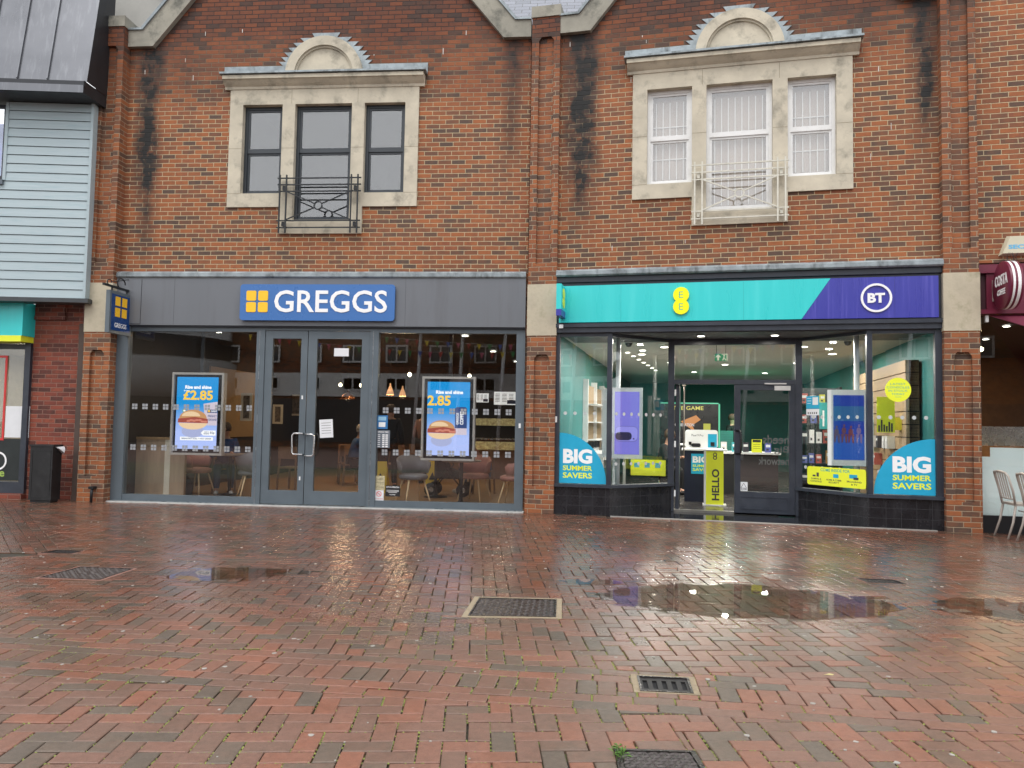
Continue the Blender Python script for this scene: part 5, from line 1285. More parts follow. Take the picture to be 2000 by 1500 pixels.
# exit sign
o = card(1396, 691, 1421, 705, 'B', -1.6, emis('exit_green', (.02, .22, .10), .9), 'exit_sign', 'green running man exit sign hanging behind the fanlight', 'exit sign')
s0, s1, z0, z1 = rect(1396, 691, 1421, 705, 'B', -1.6); p = MB(emis('exit_white', (.65, .6, .45), .9)); cx, cz = s0 + (s1 - s0) * .27, (z0 + z1) / 2
p.add([(cx - .05, 1.595, cz), (cx + .05, 1.595, cz), (cx, 1.595, cz + .055)], [(0, 1, 2)]); p.box(cx - .014, cx + .014, 1.594, 1.596, cz - .055, cz + .001)
cx = s0 + (s1 - s0) * .78; p.box(cx - .05, cx + .045, 1.594, 1.596, cz + .045, cz + .06); p.box(cx + .03, cx + .045, 1.594, 1.596, cz - .06, cz + .046); p.lathe([(.014, 0), (.014, .002)], (cx - .01, 1.596, cz + .028), 10, axis='y'); p.bar((cx - .01, 1.595, cz + .01), (cx - .035, 1.595, cz - .055), .016, .001); p.bar((cx - .01, 1.595, cz - .01), (cx + .02, 1.595, cz - .05), .014, .001)
p.build('pictogram', o); p = MB(iron)
for a in (s0 + .03, s1 - .03): p.tube([(a, 1.6, z1), (a, 1.6, 2.85)], .004)
p.build('hanger', o)
# display screens on poles
lilac = scrmat('screen_lilac', (.22, .20, .72), (.34, .32, .85), .2, .9, .85); deepb = scrmat('screen_deep_blue', (.0, .03, .30), (.0, .06, .28), .2, 1.1, .8)
wf = M('screen_case_white', (.78, .82, .81), .4, var=.02)
def polescreen(px0, py0, px1, py1, y, label, mat, fw, poleX, side_):
    s0, s1, z0, z1 = rect(px0, py0, px1, py1, 'B', -y); o = thing('display_screen', label, 'screen', 'B', (poleX, y + .1, .03), 'white cased screens on poles')
    p = MB(wf); p.box(s0, s1, y, y + .06, z0, z1); p.build('casing', o)
    p = MB(wf); a, b_ = (s0 - .16, s0 - .02) if side_ < 0 else (s1 + .02, s1 + .10); p.box(a, b_, y + .16, y + .22, z0 + .02, z1 - .02); p.build('back_casing', o)
    p = MB(wf); p.tube([(poleX, y + .12, .03), (poleX, y + .12, 2.85)], .038, 14); p.build('pole', o)
    a0, a1, c0, c1 = s0 + fw, s1 - fw * .8, z0 + fw * 1.2, z1 - fw * 1.1
    p = MB(mat); p.box(a0, a1, y - .003, y, c0, c1); dp = p.build('display', o)
    return o, a0, a1, c0, c1, dp
o, a0, a1, c0, c1, dp = polescreen(1194, 757, 1254, 897, .50, 'white cased screen showing a lilac phone in the left splayed window', lilac, .06, at(1208, 700, 'B', -.62)[0], -1)
X = lambda u: a0 + u * (a1 - a0); Z = lambda v: c0 + v * (c1 - c0)
p = MB(emis('phone_edge', (.16, .14, .5), .8)); p.rrect(X(.02), X(.95), Z(.20), Z(.45), .07, .495, .497); p.use(emis('phone_lilac', (.30, .28, .82), .85)).rrect(X(.04), X(.93), Z(.215), Z(.44), .065, .493, .495); p.use(emis('phone_dark', (.015, .01, .06), .8)).rrect(X(.04), X(.70), Z(.225), Z(.355), .055, .490, .493); p.disc(X(.78), Z(.25), .013, .490, .493, 12)
p.build('picture', dp)
o, a0, a1, c0, c1, dp = polescreen(1617, 761, 1697, 911, .48, 'white cased screen showing people sitting on a blue wall in the right splayed window', deepb, .075, at(1673, 700, 'B', -.6)[0], 1)
p = MB(emis('pic_blue', (.0, .07, .38), .8)); p.box(X(0), X(1), .4745, .476, Z(.0), Z(.36)); p.use(emis('pic_cyan', (.0, .10, .28), .7)).box(X(0), X(1), .4755, .4765, Z(.6), Z(.83))
for k, (u, c_) in enumerate(((.10, (.07, .03, .07)), (.34, (.10, .03, .05)), (.56, (.13, .02, .03)), (.82, (.15, .10, .24)))):
    em = emis('pic_person_%s' % 'abcd'[k], c_, .8); p.use(em); yy = .4735 - k * .0006
    zs = .43 + .02 * (k % 2); p.prism(ell(X(u), Z(zs), .034, .052, n=12), yy - .0005, yy); p.prism(ell(X(u) + .004, Z(zs + .078), .016, .022, n=10), yy - .0005, yy); p.prism([(X(u) - .04, Z(.40)), (X(u) + .005, Z(.40)), (X(u) - .015, Z(.27)), (X(u) - .035, Z(.26))], yy - .0005, yy); p.prism([(X(u) + .01, Z(.40)), (X(u) + .05, Z(.40)), (X(u) + .045, Z(.25)), (X(u) + .02, Z(.27))], yy - .0005, yy)
p.build('picture', dp)
# HELLO stand, counter, its display
ys = 2.0; s0, s1, z0, z1 = rect(1375, 880, 1413, 980, 'B', -ys); z0 = .03; b0 = (s0, ys, .03)
o = thing('welcome_stand', 'slim yellow HELLO stand with white shelf just inside the phone shop door', 'stand', 'B', b0)
p = MB(white); p.box(s0, s0 + .035, ys - .02, ys + .25, .05, z1); p.box(s0 - .02, s1 + .05, ys - .03, ys + .27, .03, .05); p.box(s0 - .02, s1 + .07, ys - .03, ys + .27, z1, z1 + .02); p.build('shelf_frame', o)
p = MB(limey); p.box(s0 + .035, s1, ys - .01, ys + .24, .05, z1); p.build('panel', o)
p = MB(inkb); w_ = s1 - s0; hh_ = z1 - .05; p.text('HELLO', s0 + .035 + w_ * .3, s0 + .035 + w_ * .68, .05 + hh_ * .08, .05 + hh_ * .66, ys - .01, .03, .002, rot=1)
for zz in (.87, .93): p.ring(s0 + .035 + w_ * .46, .05 + hh_ * zz, .035, .02, ys - .012, ys - .01, seg=16)
p.build('lettering', o)
yc = 2.6; s0, s1, z0, z1 = rect(1337, 876, 1400, 955, 'B', -yc); z0 = .03
o = thing('welcome_counter', 'dark navy counter with a white top behind the yellow HELLO stand', 'counter', 'B', (s0, yc, .03))
p = MB(M('navy_counter', (.012, .016, .035), .4)); p.box(s0, s1, yc, yc + .6, .03, z1 - .03); p.build('body', o); p = MB(white); p.box(s0 - .05, s1 + .12, yc - .04, yc + .64, z1 - .03, z1); p.build('top', o)
card(1350, 886, 1378, 926, 'B', -yc + .002, cyan, 'counter_poster', 'blue square BIG SUMMER SAVERS poster on the front of the navy counter', 'poster', [('BIG', .1, 1.2, .55, .88, letw, .04), ('SUMMER', .1, 1.5, .34, .46, limey, .02), ('SAVERS', .1, 1.5, .14, .28, limey, .02)])
s0, s1, z0, z1 = rect(1338, 839, 1402, 876, 'B', -2.7); o = thing('counter_display', 'white rounded phone display panel standing on the navy counter', 'display', 'B', (s0, 2.7, z0))
p = MB(white); p.rrect(s0, s1, z0, z1, .05, 2.7, 2.78); p.build('panel', o)
X = lambda u: s0 + u * (s1 - s0); Z = lambda v: z0 + v * (z1 - z0)
p = MB(cyan); p.box(X(.70), X(.97), 2.697, 2.70, Z(.05), Z(.78)); p.use(blackp).rrect(X(.20), X(.48), Z(.06), Z(.26), .03, 2.66, 2.70); p.box(X(.78), X(.90), 2.68, 2.697, Z(.12), Z(.34)); p.box(X(.12), X(.2), 2.62, 2.70, Z(.18), Z(.34)); p.use(inkb).text('Pixel 9 Pro', X(.2), X(.56), Z(.64), Z(.76), 2.70, 0, .001)
p.build('devices', o)
# gaming wall at the back, wall poster, slatwall, posters
yb2 = 9.0; s0, s1, z0, z1 = rect(1290, 788, 1403, 905, 'B', -yb2); z0 = .03
o = thing('gaming_display', 'black gaming display wall with THE GAME lettering glowing green at its edge', 'display', 'B', (s0, yb2, .03))
p = MB(blackp); p.box(s0, s1, yb2, yb2 + .3, .03, z1); p.build('panel', o); p = MB(emis('green_edge', (.10, .65, .36), .75)); p.box(s1, s1 + .04, yb2 - .01, yb2 + .3, .03, z1); p.box(s0, s1, yb2, yb2 + .3, z1, z1 + .03); p.build('edge_light', o)
light(o, (s1 + .5, yb2 - .1, 1.6), 14, .4, (.2, 1, .6), 'POINT')
t0, t1, t2, t3 = rect(1322, 793, 1374, 801, 'B', -yb2); p = MB(emis('gold_text', (.6, .55, .1), .9)); p.text('THE GAME', t0 - .12, t1, t2, t3, yb2, .01, .002)
p.use(emis('orange_controller', (.55, .22, .06), .8)); p.prism([(t0 + .1, 1.55), (t0 + .5, 1.72), (t0 + .62, 1.6), (t0 + .4, 1.45), (t0 + .5, 1.25), (t0 + .3, 1.4)], yb2 - .01, yb2); p.use(emis('yellow_box', (.5, .5, .05), .7)).box(t1 + .0, t1 + .18, yb2 - .03, yb2, 1.2, 1.5)
p.use(emis('white_text2', (.6, .6, .6), .8)).text('GENERATION', t0 - .05, t0 + .45, 1.42, 1.50, yb2 - .01, .02, .002); p.build('graphics', o)
card(1405, 841, 1432, 880, 'B', -9.0, tealD, 'wall_poster', 'dark teal wall poster with pale lines right of the gaming display', 'poster', [(None, .15, .95, .85 - .12 * k, .87 - .12 * k) for k in range(6)], ink=teal)
slw = M('slat_wood', (.36, .25, .14), .5, var=.12, streak=(1, 1, 6))
o = thing('slatwall', 'pale wooden slatwall display along the right side of the phone shop', 'display wall', 'B', (5.9, 1.2, .03))
p = MB(slw)
for k in range(12): p.box(5.80, 5.99, .9, 5.0, .1 + .2 * k, .1 + .2 * k + .185)
p.build('slats', o); p = MB(dark); p.box(5.85, 5.99, .9, 5.0, .06, 2.48); p.build('back', o)
rb = random.Random(5)
for k in range(16):
    yy = 1.15 + .22 * k; zz = rb.choice([.8, 1.1, 1.4, 1.7]); c_ = rb.choice([(.6, .6, .6), (.1, .4, .45), (.7, .65, .05), (.05, .05, .06), (.4, .1, .08)])
    nm = 'box_' + '%d_%d' % (int(c_[0] * 100), int(c_[1] * 100)); p = MB(M(nm, c_, .5)); p.box(5.68, 5.80, yy, yy + .13, zz, zz + .2); p.use(white).box(5.679, 5.68, yy + .02, yy + .11, zz + .12, zz + .16)
    p.use(steel).box(5.70, 5.80, yy + .06, yy + .07, zz + .2, zz + .21)
    solo(p, 'accessory_box', 'small accessory box hanging on the wooden slatwall inside the phone shop', 'box', 'B', (5.74, yy, zz), 'boxes hanging on the slatwall')
card(1712, 775, 1748, 845, 'B', -1.0, limey, 'hanging_poster', 'yellow poster with dark bottles hanging behind the round yellow sticker', 'poster', [(None, .14 * k + .08, .14 * k + .18, .02, h) for k, h in enumerate((.2, .35, .22, .18, .3, .26))])
# left side: display table with phones, white fixtures
o = thing('display_table', 'white display table with tilted phones in the left of the phone shop', 'table', 'B', (1.0, 2.2, .03))
p = MB(white); p.box(.60, 1.35, 1.5, 3.6, .84, .90); p.build('tabletop', o)
for a in (.65, 1.25):
    for b_ in (1.55, 3.5): p = MB(white); p.box(a, a + .05, b_, b_ + .05, .03, .84); p.build('leg', o)
for k in range(9):
    p = MB(blackp); x, y = .75 + (k % 2) * .32, 1.62 + .21 * k; p.bar((x, y, .97), (x, y + .09, 1.08), .10, .012); p.use(white).box(x - .03, x + .03, y + .02, y + .06, .90, .99)
    solo(p, 'display_phone', 'black phone on a small white stand on the phone shop display table', 'phone', 'B', (x, y, .90), 'phones on the display table')
o = thing('wall_fixture', 'white shelving fixture on the left teal wall of the phone shop', 'shelving', 'B', (.55, 3.0, .03)); p = MB(white)
for yy in (2.9, 4.2, 5.5): p.box(.50, .62, yy, yy + .08, .3, 2.3)
p.build('uprights', o); p = MB(slw); p.box(.50, .56, 2.98, 5.5, .9, 2.2); p.build('boards', o)
for k in range(3): p = MB(white); p.box(.56, .80, 3.0, 5.4, 1.1 + .35 * k, 1.12 + .35 * k); p.build('shelf', o)
card(1232, 897, 1300, 930, 'B', -3.2, limey, 'display_board', 'yellow board seen low behind the left phone screen', 'poster', [(None, .1, .25, .5, .8, cyan), (None, .4, .55, .5, .8, cyan), (None, .7, .85, .5, .8)])
fx = M('black_fixture', (.015, .016, .018), .5)
o = thing('gaming_shelf', 'black shelving unit of games and headsets behind the right splayed window', 'shelving', 'B', (4.9, 3.6, .03)); p = MB(fx); p.box(4.55, 5.35, 4.0, 4.06, .03, 2.2); p.box(4.55, 4.6, 3.6, 4.0, .03, 2.2); p.box(5.3, 5.35, 3.6, 4.0, .03, 2.2); p.build('back', o)
for k in range(5): p = MB(fx); p.box(4.6, 5.3, 3.62, 4.0, .35 + .38 * k, .37 + .38 * k); p.build('shelf', o)
cols = [(.55, .55, .55), (.05, .35, .4), (.65, .6, .05), (.03, .03, .04), (.45, .08, .06), (.1, .12, .4), (.5, .25, .05), (.8, .8, .8)]
def goods(nm, lb, ct, grp, x, y, z, w, d, h, ci):
    c_ = cols[ci]; p = MB(M('pack_%d' % ci, c_, .45)); p.box(x, x + w, y, y + d, z, z + h); p.use(white).box(x + w * .15, x + w * .85, y - .001, y, z + h * .55, z + h * .8); p.use(M('pack_dark', (.04, .04, .05), .5)).box(x + w * .2, x + w * .6, y - .0012, y, z + h * .2, z + h * .4)
    solo(p, nm, lb, ct, 'B', (x + w / 2, y, z), grp)
for k in range(5):
    x = 4.63
    while x < 5.2:
        w_ = rb.uniform(.07, .14); goods('game_box', 'game or headset box standing on the black shelving unit in the phone shop', 'box', 'boxes on the black shelving unit', x, 3.68, .372 + .38 * k, w_, .1, rb.uniform(.14, .28), rb.randrange(8)); x += w_ + rb.uniform(.02, .08)
o = thing('display_bench', 'long dark display bench with white top in the middle of the phone shop', 'table', 'B', (3.6, 4.6, .03)); p = MB(fx); p.box(2.9, 4.3, 4.6, 5.3, .03, .86); p.build('base', o); p = MB(white); p.box(2.85, 4.35, 4.55, 5.35, .86, .90); p.build('top', o)
for k in range(6): goods('boxed_phone', 'boxed phone standing on the long dark display bench', 'box', 'boxed phones on the bench', 2.95 + .22 * k, 4.7, .90, .12, .06, .2, (3, 0, 1, 3, 7, 5)[k])
o = thing('stock_wall', 'white shelving of accessories along the back left of the phone shop', 'shelving', 'B', (.6, 6.2, .03)); p = MB(white); p.box(.5, .56, 6.0, 9.4, .4, 2.3); p.build('panel', o)
for k in range(4): p = MB(white); p.box(.56, .86, 6.0, 9.4, .6 + .42 * k, .62 + .42 * k); p.build('shelf', o)
for k in range(4):
    for q in range(7): goods('accessory_pack', 'accessory pack on the white shelving at the back left of the phone shop', 'box', 'packs on the white shelving', .62, 6.2 + .45 * q, .622 + .42 * k, .14, .12, rb.uniform(.14, .26), rb.randrange(8))
card(1600, 786, 1616, 838, 'B', -3.3, M('teal_poster', (.03, .3, .3), .5), 'wall_poster', 'narrow teal phone poster beside the right white cased screen', 'poster', [(None, .4, .62, .1, .7)], ink=white)
card(1580, 762, 1700, 792, 'B', -5.5, M('green_bulkhead', (.012, .07, .06), .6), 'bulkhead_panel', 'dark green bulkhead panel high behind the right splayed window', 'panel')
p = MB(fx); p.box(2.2, 2.9, 5.2, 5.8, .03, 1.0); p.use(white).box(2.15, 2.95, 5.15, 5.85, 1.0, 1.03); solo(p, 'service_desk', 'dark service desk with a white top where the seated customer leans', 'desk', 'B', (2.5, 5.5, .03))
# glass protection pole, cameras, seated customer
o = thing('security_pole', 'thin pale pole from floor to ceiling at the left of the open doorway', 'pole', 'B', (at(1336, 800, 'B', -1.5)[0], 1.5, .03)); xx = o['_b'][0]
p = MB(M('pale_pole', (.5, .45, .38), .4)); p.tube([(xx, 1.5, .9), (xx, 1.5, zt_bar - .02)], .012); p.lathe([(.03, 0), (.03, .02)], (xx, 1.5, zt_bar - .03), 12); p.build('shaft', o)
for (px, py, l) in ((1228, 695, 'left'), (1656, 668, 'right')):
    s, z = at(px, py, 'B', -1.4); o = thing('dome_camera', 'black dome camera on the phone shop ceiling, %s of the doorway' % l, 'camera', 'B', (s, 1.4, 2.85), 'ceiling dome cameras')
    p = MB(blackp); p.lathe([(.005, -.09), (.04, -.08), (.06, -.04), (.062, -.02)], (s, 1.4, 2.85), 16); p.build('dome', o); p = MB(white); p.lathe([(.075, -.02), (.075, .0)], (s, 1.4, 2.85), 18); p.build('base', o)
person('seated customer in dark clothes seen through the left splayed window', 'B', at(1288, 870, 'B', -4.2)[0], 4.2, .03, R(75), 'sit', blk, blk, brh, blk, lean=.35)
person('staff member in black standing at the back of the phone shop', 'B', 3.6, 9.5, .03, R(60), 'stand', blk, blk, brh, blk)
woodchair('stub', 0, 0, 0) if False else None
o = thing('stool', 'dark stool under the seated customer in the phone shop', 'stool', 'B', (at(1288, 870, 'B', -4.2)[0], 4.2, .03)); sx_ = o['_b'][0]
p = MB(blackp); p.lathe([(.18, 0), (.19, .02), (.18, .05)], (sx_, 4.2, .40), 18); p.build('seat', o); p = MB(steel); p.tube([(sx_, 4.2, .05), (sx_, 4.2, .40)], .025); p.lathe([(.2, 0), (.2, .02)], (sx_, 4.2, .03), 18); p.build('base', o)

# ================================================================== MAROON SHOP (right edge)
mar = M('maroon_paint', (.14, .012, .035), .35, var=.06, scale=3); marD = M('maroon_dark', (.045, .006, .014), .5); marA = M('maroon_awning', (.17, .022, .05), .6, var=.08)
x0 = 6.50; xe = 10.5
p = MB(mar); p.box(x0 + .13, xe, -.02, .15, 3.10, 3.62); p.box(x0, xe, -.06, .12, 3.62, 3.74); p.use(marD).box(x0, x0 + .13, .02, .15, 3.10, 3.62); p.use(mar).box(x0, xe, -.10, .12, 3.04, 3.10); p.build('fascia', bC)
p = MB(M('dark_metal', (.01, .01, .012), .4)); p.box(x0, x0 + .05, .0, .1, 0, 3.04); p.box(x0, xe, .0, .12, .0, .24); p.build('shopfront_frame', bC)
p = MB(GL); p.box(x0 + .05, xe, .05, .056, .24, 3.04); gpn = p.build('window_pane', bC)
fros, t, b = nodes('frosted_film'); b.inputs['Roughness'].default_value = .7
tc = N(t, 'ShaderNodeTexCoord'); sp = N(t, 'ShaderNodeSeparateXYZ'); t.links.new(tc.outputs['Object'], sp.inputs[0]); b.inputs['Base Color'].default_value = (.78, .88, .87, 1)
p = MB(fros); p.box(x0 + .17, xe, .060, .064, .24, 1.18); p.box(x0 + .05, x0 + .17, .060, .064, .24, 1.05); p.build('frosted_film', gpn)
room(bC, x0, xe, .12, 7, .02, 3.04, M('warm_brown_wall', (.16, .085, .04), .6, var=.2), M('brown_floor', (.08, .05, .03), .5), ceilD, 'shop_')
for s, y, l in ((7.3, 1.2, 'nearest the window'), (7.6, 3.0, 'in the middle'), (7.2, 5.0, 'at the back')): downlight('B', s, y, 3.03, 30, .05, (1, .72, .4), 'downlight in the coffee shop ceiling, ' + l, 'downlights in the coffee shop')
p = MB(M('warm_bulb', (1, .8, .5), .5, emit=9)); s, z = at(1916, 682, 'B', -.35); p.lathe([(.005, -.035), (.03, -.02), (.035, 0), (.03, .02), (.005, .035)], (s, .35, z), 12); p.use(iron).tube([(s, .35, z + .03), (s, .35, 3.04)], .008); solo(p, 'wall_light', 'bright round bulb just inside the coffee shop window', 'lamp', 'B', (s, .35, z))
p = MB(M('warm_counter', (.30, .16, .07), .45, var=.3)); p.box(6.9, 9.5, 3.4, 4.0, .02, 1.15); p.use(steel).box(7.2, 9.5, 3.5, 3.9, 1.15, 1.5); p.use(tan).box(6.55, 6.75, 1.6, 1.7, .02, 2.1)
solo(p, 'coffee_counter', 'warm wooden counter with a steel display case inside the coffee shop', 'counter', 'B', (8.0, 3.7, .02))
# round projecting sign: disc seen obliquely
o = thing('round_sign', 'thick round maroon COSTA COFFEE sign projecting from the maroon fascia', 'shop sign', 'B', (6.87, -.1, 3.1))
p = MB(mar); R0 = .325; cz = 3.385; cy = -.375; xs = 6.70; p.lathe([(R0 * .985, -.005), (R0, 0), (R0, .15), (R0 * .985, .155)], (xs, cy, cz), 44, axis='x'); p.build('drum', o)
p = MB(letw); p.lathe([(R0 + .002, .028), (R0 + .002, .055)], (xs, cy, cz), 44, axis='x'); p.lathe([(R0 + .002, .085), (R0 + .002, .122)], (xs, cy, cz), 44, axis='x'); p.build('white_bands', o)
p = MB(letw)
for tx, y0_, y1_, z0_, z1_ in (('COSTA', cy - .22, cy + .22, cz - .0, cz + .15), ('COFFEE', cy - .14, cy + .14, cz - .13, cz - .05)):
    v, f = textmesh(tx, .02); p.add([(xs - .006 - q[2] * .004, y1_ - q[0] * (y1_ - y0_), z0_ + q[1] * (z1_ - z0_)) for q in v], f)
p.build('lettering', o); p = MB(silver); p.box(6.70, 6.76, -.06, -.02, 3.22, 3.52); p.box(6.74, 6.86, -.16, -.02, 3.40, 3.50); p.build('mount', o)
p = MB(iron); rs = random.Random(2)
for k in range(16):
    a = R(50 + 80 * k / 15); p.tube([(xs + .03 + .18 * rs.random(), cy + R0 * math.cos(a), cz + R0 * math.sin(a)), (xs + .1 + .1 * rs.random() - .05, cy + (R0 + .12) * math.cos(a), cz + (R0 + .12) * math.sin(a))], .0018, 4)
p.build('bird_spikes', o)
# alarm box
crm = M('cream_plastic', (.60, .56, .42), .5, var=.06); o = thing('alarm_box', 'cream alarm box with pale blue lettering above the maroon round sign', 'alarm box', 'B', (7.0, .03, 3.87))
p = MB(crm); p.add([(6.80, .03, 3.87), (7.36, .03, 3.87), (7.24, .03, 4.15), (6.91, .03, 4.15), (6.83, -.06, 3.89), (7.33, -.06, 3.89), (7.22, -.06, 4.13), (6.93, -.06, 4.13)], [(4, 5, 6, 7), (0, 1, 5, 4), (1, 2, 6, 5), (2, 3, 7, 6), (3, 0, 4, 7), (0, 3, 2, 1)]); p.build('case', o)
p = MB(M('pale_blue_print', (.12, .45, .72), .5)); p.text('SECOM', 6.90, 7.28, 3.95, 4.01, -.06, .04, .002); p.build('lettering', o)
# awning
o = thing('awning', 'maroon fabric awning sloping out over the coffee shop window', 'awning', 'B', (8, 0, 3.04))
p = MB(marA); p.add([(6.66, -.02, 3.03), (xe, -.02, 3.03), (xe, -1.2, 2.42), (7.55, -1.2, 2.42), (6.66, -.02, 3.02), (xe, -.02, 3.02), (xe, -1.2, 2.41), (7.55, -1.2, 2.41)], [(0, 1, 2, 3), (4, 7, 6, 5), (0, 4, 5, 1), (1, 5, 6, 2), (2, 6, 7, 3), (3, 7, 4, 0)])
p.build('canvas', o); p = MB(marA); p.box(7.55, xe, -1.215, -1.2, 2.22, 2.42); p.build('valance', o); p = MB(white); p.box(6.60, 6.64, -.06, 0, 2.93, 3.02); p.build('fixing', o)
# slatted metal chairs
def navychair(label, s, d, rz):
    o = thing('metal_chair', label, 'chair', '0', (0, 0, 0), 'slatted metal chairs outside the coffee shop'); cm_ = M('taupe_metal', (.40, .35, .31), .4, .15, var=.08)
    p = MB(cm_); p.box(-.20, .20, -.21, .19, .435, .465); p.box(-.2, .2, -.225, -.205, .41, .46); p.build('seat', o)
    for sx in (-1, 1):
        q = MB(cm_); q.tube([(sx * .175, -.19, .44), (sx * .195, -.215, .2), (sx * .205, -.235, 0)], .017, 8, r2=.014); q.build('leg', o)
        q = MB(cm_); q.tube([(sx * .18, .17, .46), (sx * .19, .21, .22), (sx * .20, .28, 0)], .017, 8, r2=.014); q.build('leg', o)
    p = MB(cm_); p.tube([(-.185, .18, .44), (-.20, .21, .62), (-.195, .265, .82), (-.16, .285, .86), (0, .30, .875), (.16, .285, .86), (.195, .265, .82), (.20, .21, .62), (.185, .18, .44)], .016, 8)
    p.tube([(-.19, .20, .52), (0, .215, .52), (.19, .20, .52)], .010, 6); fo_ = p.build('back_frame', o)
    p = MB(cm_)
    for k in range(5): x = -.13 + .065 * k; p.bar((x, .205, .52), (x, .285, .865), .026, .008)
    p.build('slats', fo_)
    p = MB(cm_); p.tube([(-.19, -.02, .34), (.19, -.02, .34)], .009, 6); p.build('stretcher', o)
    w_ = W('B', s, d); o.location = w_; o.rotation_euler = (0, 0, rz); return o
navychair('slatted taupe metal chair nearer the coffee shop glass', 6.90, .42, R(80))
navychair('slatted taupe metal chair nearer the camera at the right edge', 6.98, .95, R(80))

# ================================================================== LEFT CLAD BUILDING (frame D) and ground floor
bD = thing('clad_building', 'building at the left edge with pale teal boarding and dark metal roof', 'building', 'D')
clad = M('pale_teal_board', (.38, .46, .49), .55, var=.05, scale=3, streak=(.5, 1, 14), dirt=((.25, .38, .42), 2, .5, (1, 1, 10)))
p = MB(clad); zb0 = 3.33; n = 22; bh = .1487
xw = -1.40
for k in range(n):
    za = zb0 + bh * k; zc_ = za + bh - .009; x_l = -6 if not (5.25 < za + .08 < 6.56) else xw
    p.prismx([(0.0, za), (-.022, za), (-.008, zc_), (0.0, zc_)], x_l, -.045)
p.use(dark).box(-6, xw, .004, .01, 3.33, 5.28); p.box(xw, -.05, .004, .01, 3.33, 6.6)
p.build('weatherboards', bD)
p = MB(clad); p.box(-.045, .0, -.035, .12, 3.30, 6.60); p.box(xw - .03, xw + .02, -.03, .02, 5.27, 6.58); p.build('corner_trim', bD)
p = MB(M('flashing_dark', (.05, .055, .06), .4)); p.box(-6, .05, -.05, .25, 3.26, 3.33); p.build('base_flashing', bD)
p = MB(frameN); p.frame(-3.2, xw - .03, 5.30, 6.55, .05, .02, .08); p.use(frameG).box(-3.25, xw - .01, -.06, .08, 5.19, 5.27); wn_ = p.build('window', bD); p = MB(GLU); p.box(-3.15, xw - .08, .04, .045, 5.35, 6.5); p.build('pane', wn_)
p = MB(M('blue_blind', (.30, .40, .75), .7, var=.2, scale=3)); p.box(-3.15, xw - .08, .09, .095, 5.35, 6.25); p.build('blind', wn_)
metal = M('zinc_roof', (.155, .16, .175), .32, .6, var=.08, scale=2, dirt=((.3, .31, .33), 3.5, .35, (4, 4, .4))); metalD = M('dark_zinc', (.035, .037, .042), .4, .4)
p = MB(metal); ye = -.42; ze = 6.80; yt = -.05; zt_ = 9.2
p.add([(-6, ye, ze), (.06, ye, ze), (.10, yt, zt_), (-6, yt, zt_)], [(0, 1, 2, 3)])
for k in range(9):
    x = -.56 - .475 * k; p.bar((x, ye - .012, ze + .02), (x + .03, yt - .012, zt_), .022, .028)
p.build('metal_roof', bD)
p = MB(metalD); p.add([(.06, ye, ze), (.12, .25, ze), (.14, .25, zt_), (.10, yt, zt_)], [(0, 1, 2, 3)]); p.box(-6, .05, ye - .03, ye + .08, ze - .10, ze); p.use(metal).box(-6, .035, ye - .05, ye - .03, ze - .20, ze - .075); p.use(metalD)
p.add([(.04, ye - .05, ze - .20), (.12, .28, ze - .20), (.12, .28, ze + .0), (.04, ye - .05, ze + .0)], [(0, 1, 2, 3)]); p.add([(-6, ye - .05, ze - .2), (.04, ye - .05, ze - .2), (.12, .28, ze - .2), (-6, .28, ze - .2)], [(0, 1, 2, 3)])
p.build('eaves', bD)
# ground floor of the left building, in frame A
bE = thing('red_brick_shop', 'red brick shop base at the left edge under the teal boarding', 'building', 'A', (-8.0, 0, 0))
p = MB(brD); p.box(-8.36, -7.50, .0, .3, 0, 3.30); p.box(-8.33, -7.80, -.035, .0, 3.08, 3.30); p.use(brD).box(-8.33, -7.78, -.05, .0, 3.02, 3.08); p.build('wall', bE)
p = MB(M('rusty_brown', (.075, .05, .04), .7, var=.2)); p.box(-7.50, -7.41, -.08, .0, .0, 2.95); p.build('cover_strip', bE)
p = MB(brD); p.box(-7.41, -7.32, -.02, .1, 0, 3.3); p.build('infill', bE)
p = MB(brD); p.box(-12, -8.36, -.12, .1, -.01, .09); p.build('brick_plinth', bE)
p = MB(frameN); p.box(-8.46, -8.36, -.06, .06, .09, 2.62); p.box(-12, -8.46, -.06, .06, .09, .28); p.box(-12, -8.36, -.05, .1, 2.52, 2.60); p.build('shopfront_frame', bE)
p = MB(GL); p.box(-12, -8.46, .0, .006, .28, 2.52); gp_ = p.build('window_pane', bE)
p = MB(M('black_vinyl', (.02, .025, .025), .35)); p.box(-12, -8.48, -.008, -.004, .30, 1.0); p.build('vinyl', gp_)
p = MB(tealS); p.box(-12, -8.345, -.30, .1, 2.72, 3.28); p.use(limey).box(-12, -8.36, -.302, .08, 2.62, 2.72); p.build('sign_box', bE)
def lettersat(par, mb, tx, px0, py0, px1, py1, d, bold=.02): s0, s1, z0, z1 = rect(px0, py0, px1, py1, 'A', d); mb.text(tx, s0, s1, z0, z1, -d, bold, .001)
p = MB(letw); s0, z0 = at(-4, 900, 'A', .01); p.ring(s0, z0, .155, .125, -.0105, -.009, seg=30)
p.use(M('lime_print', (.35, .5, .1), .5)).text('ee', at(-12, 930, 'A', .01)[0], at(8, 930, 'A', .01)[0], at(0, 931, 'A', .01)[1], at(0, 920, 'A', .01)[1], -.009, .02, .001); p.build('lettering', gp_)
card(12, 793, 56, 855, 'A', .012, paper, 'window_poster', 'plain pale blue-white poster in the window at the left edge', 'poster')
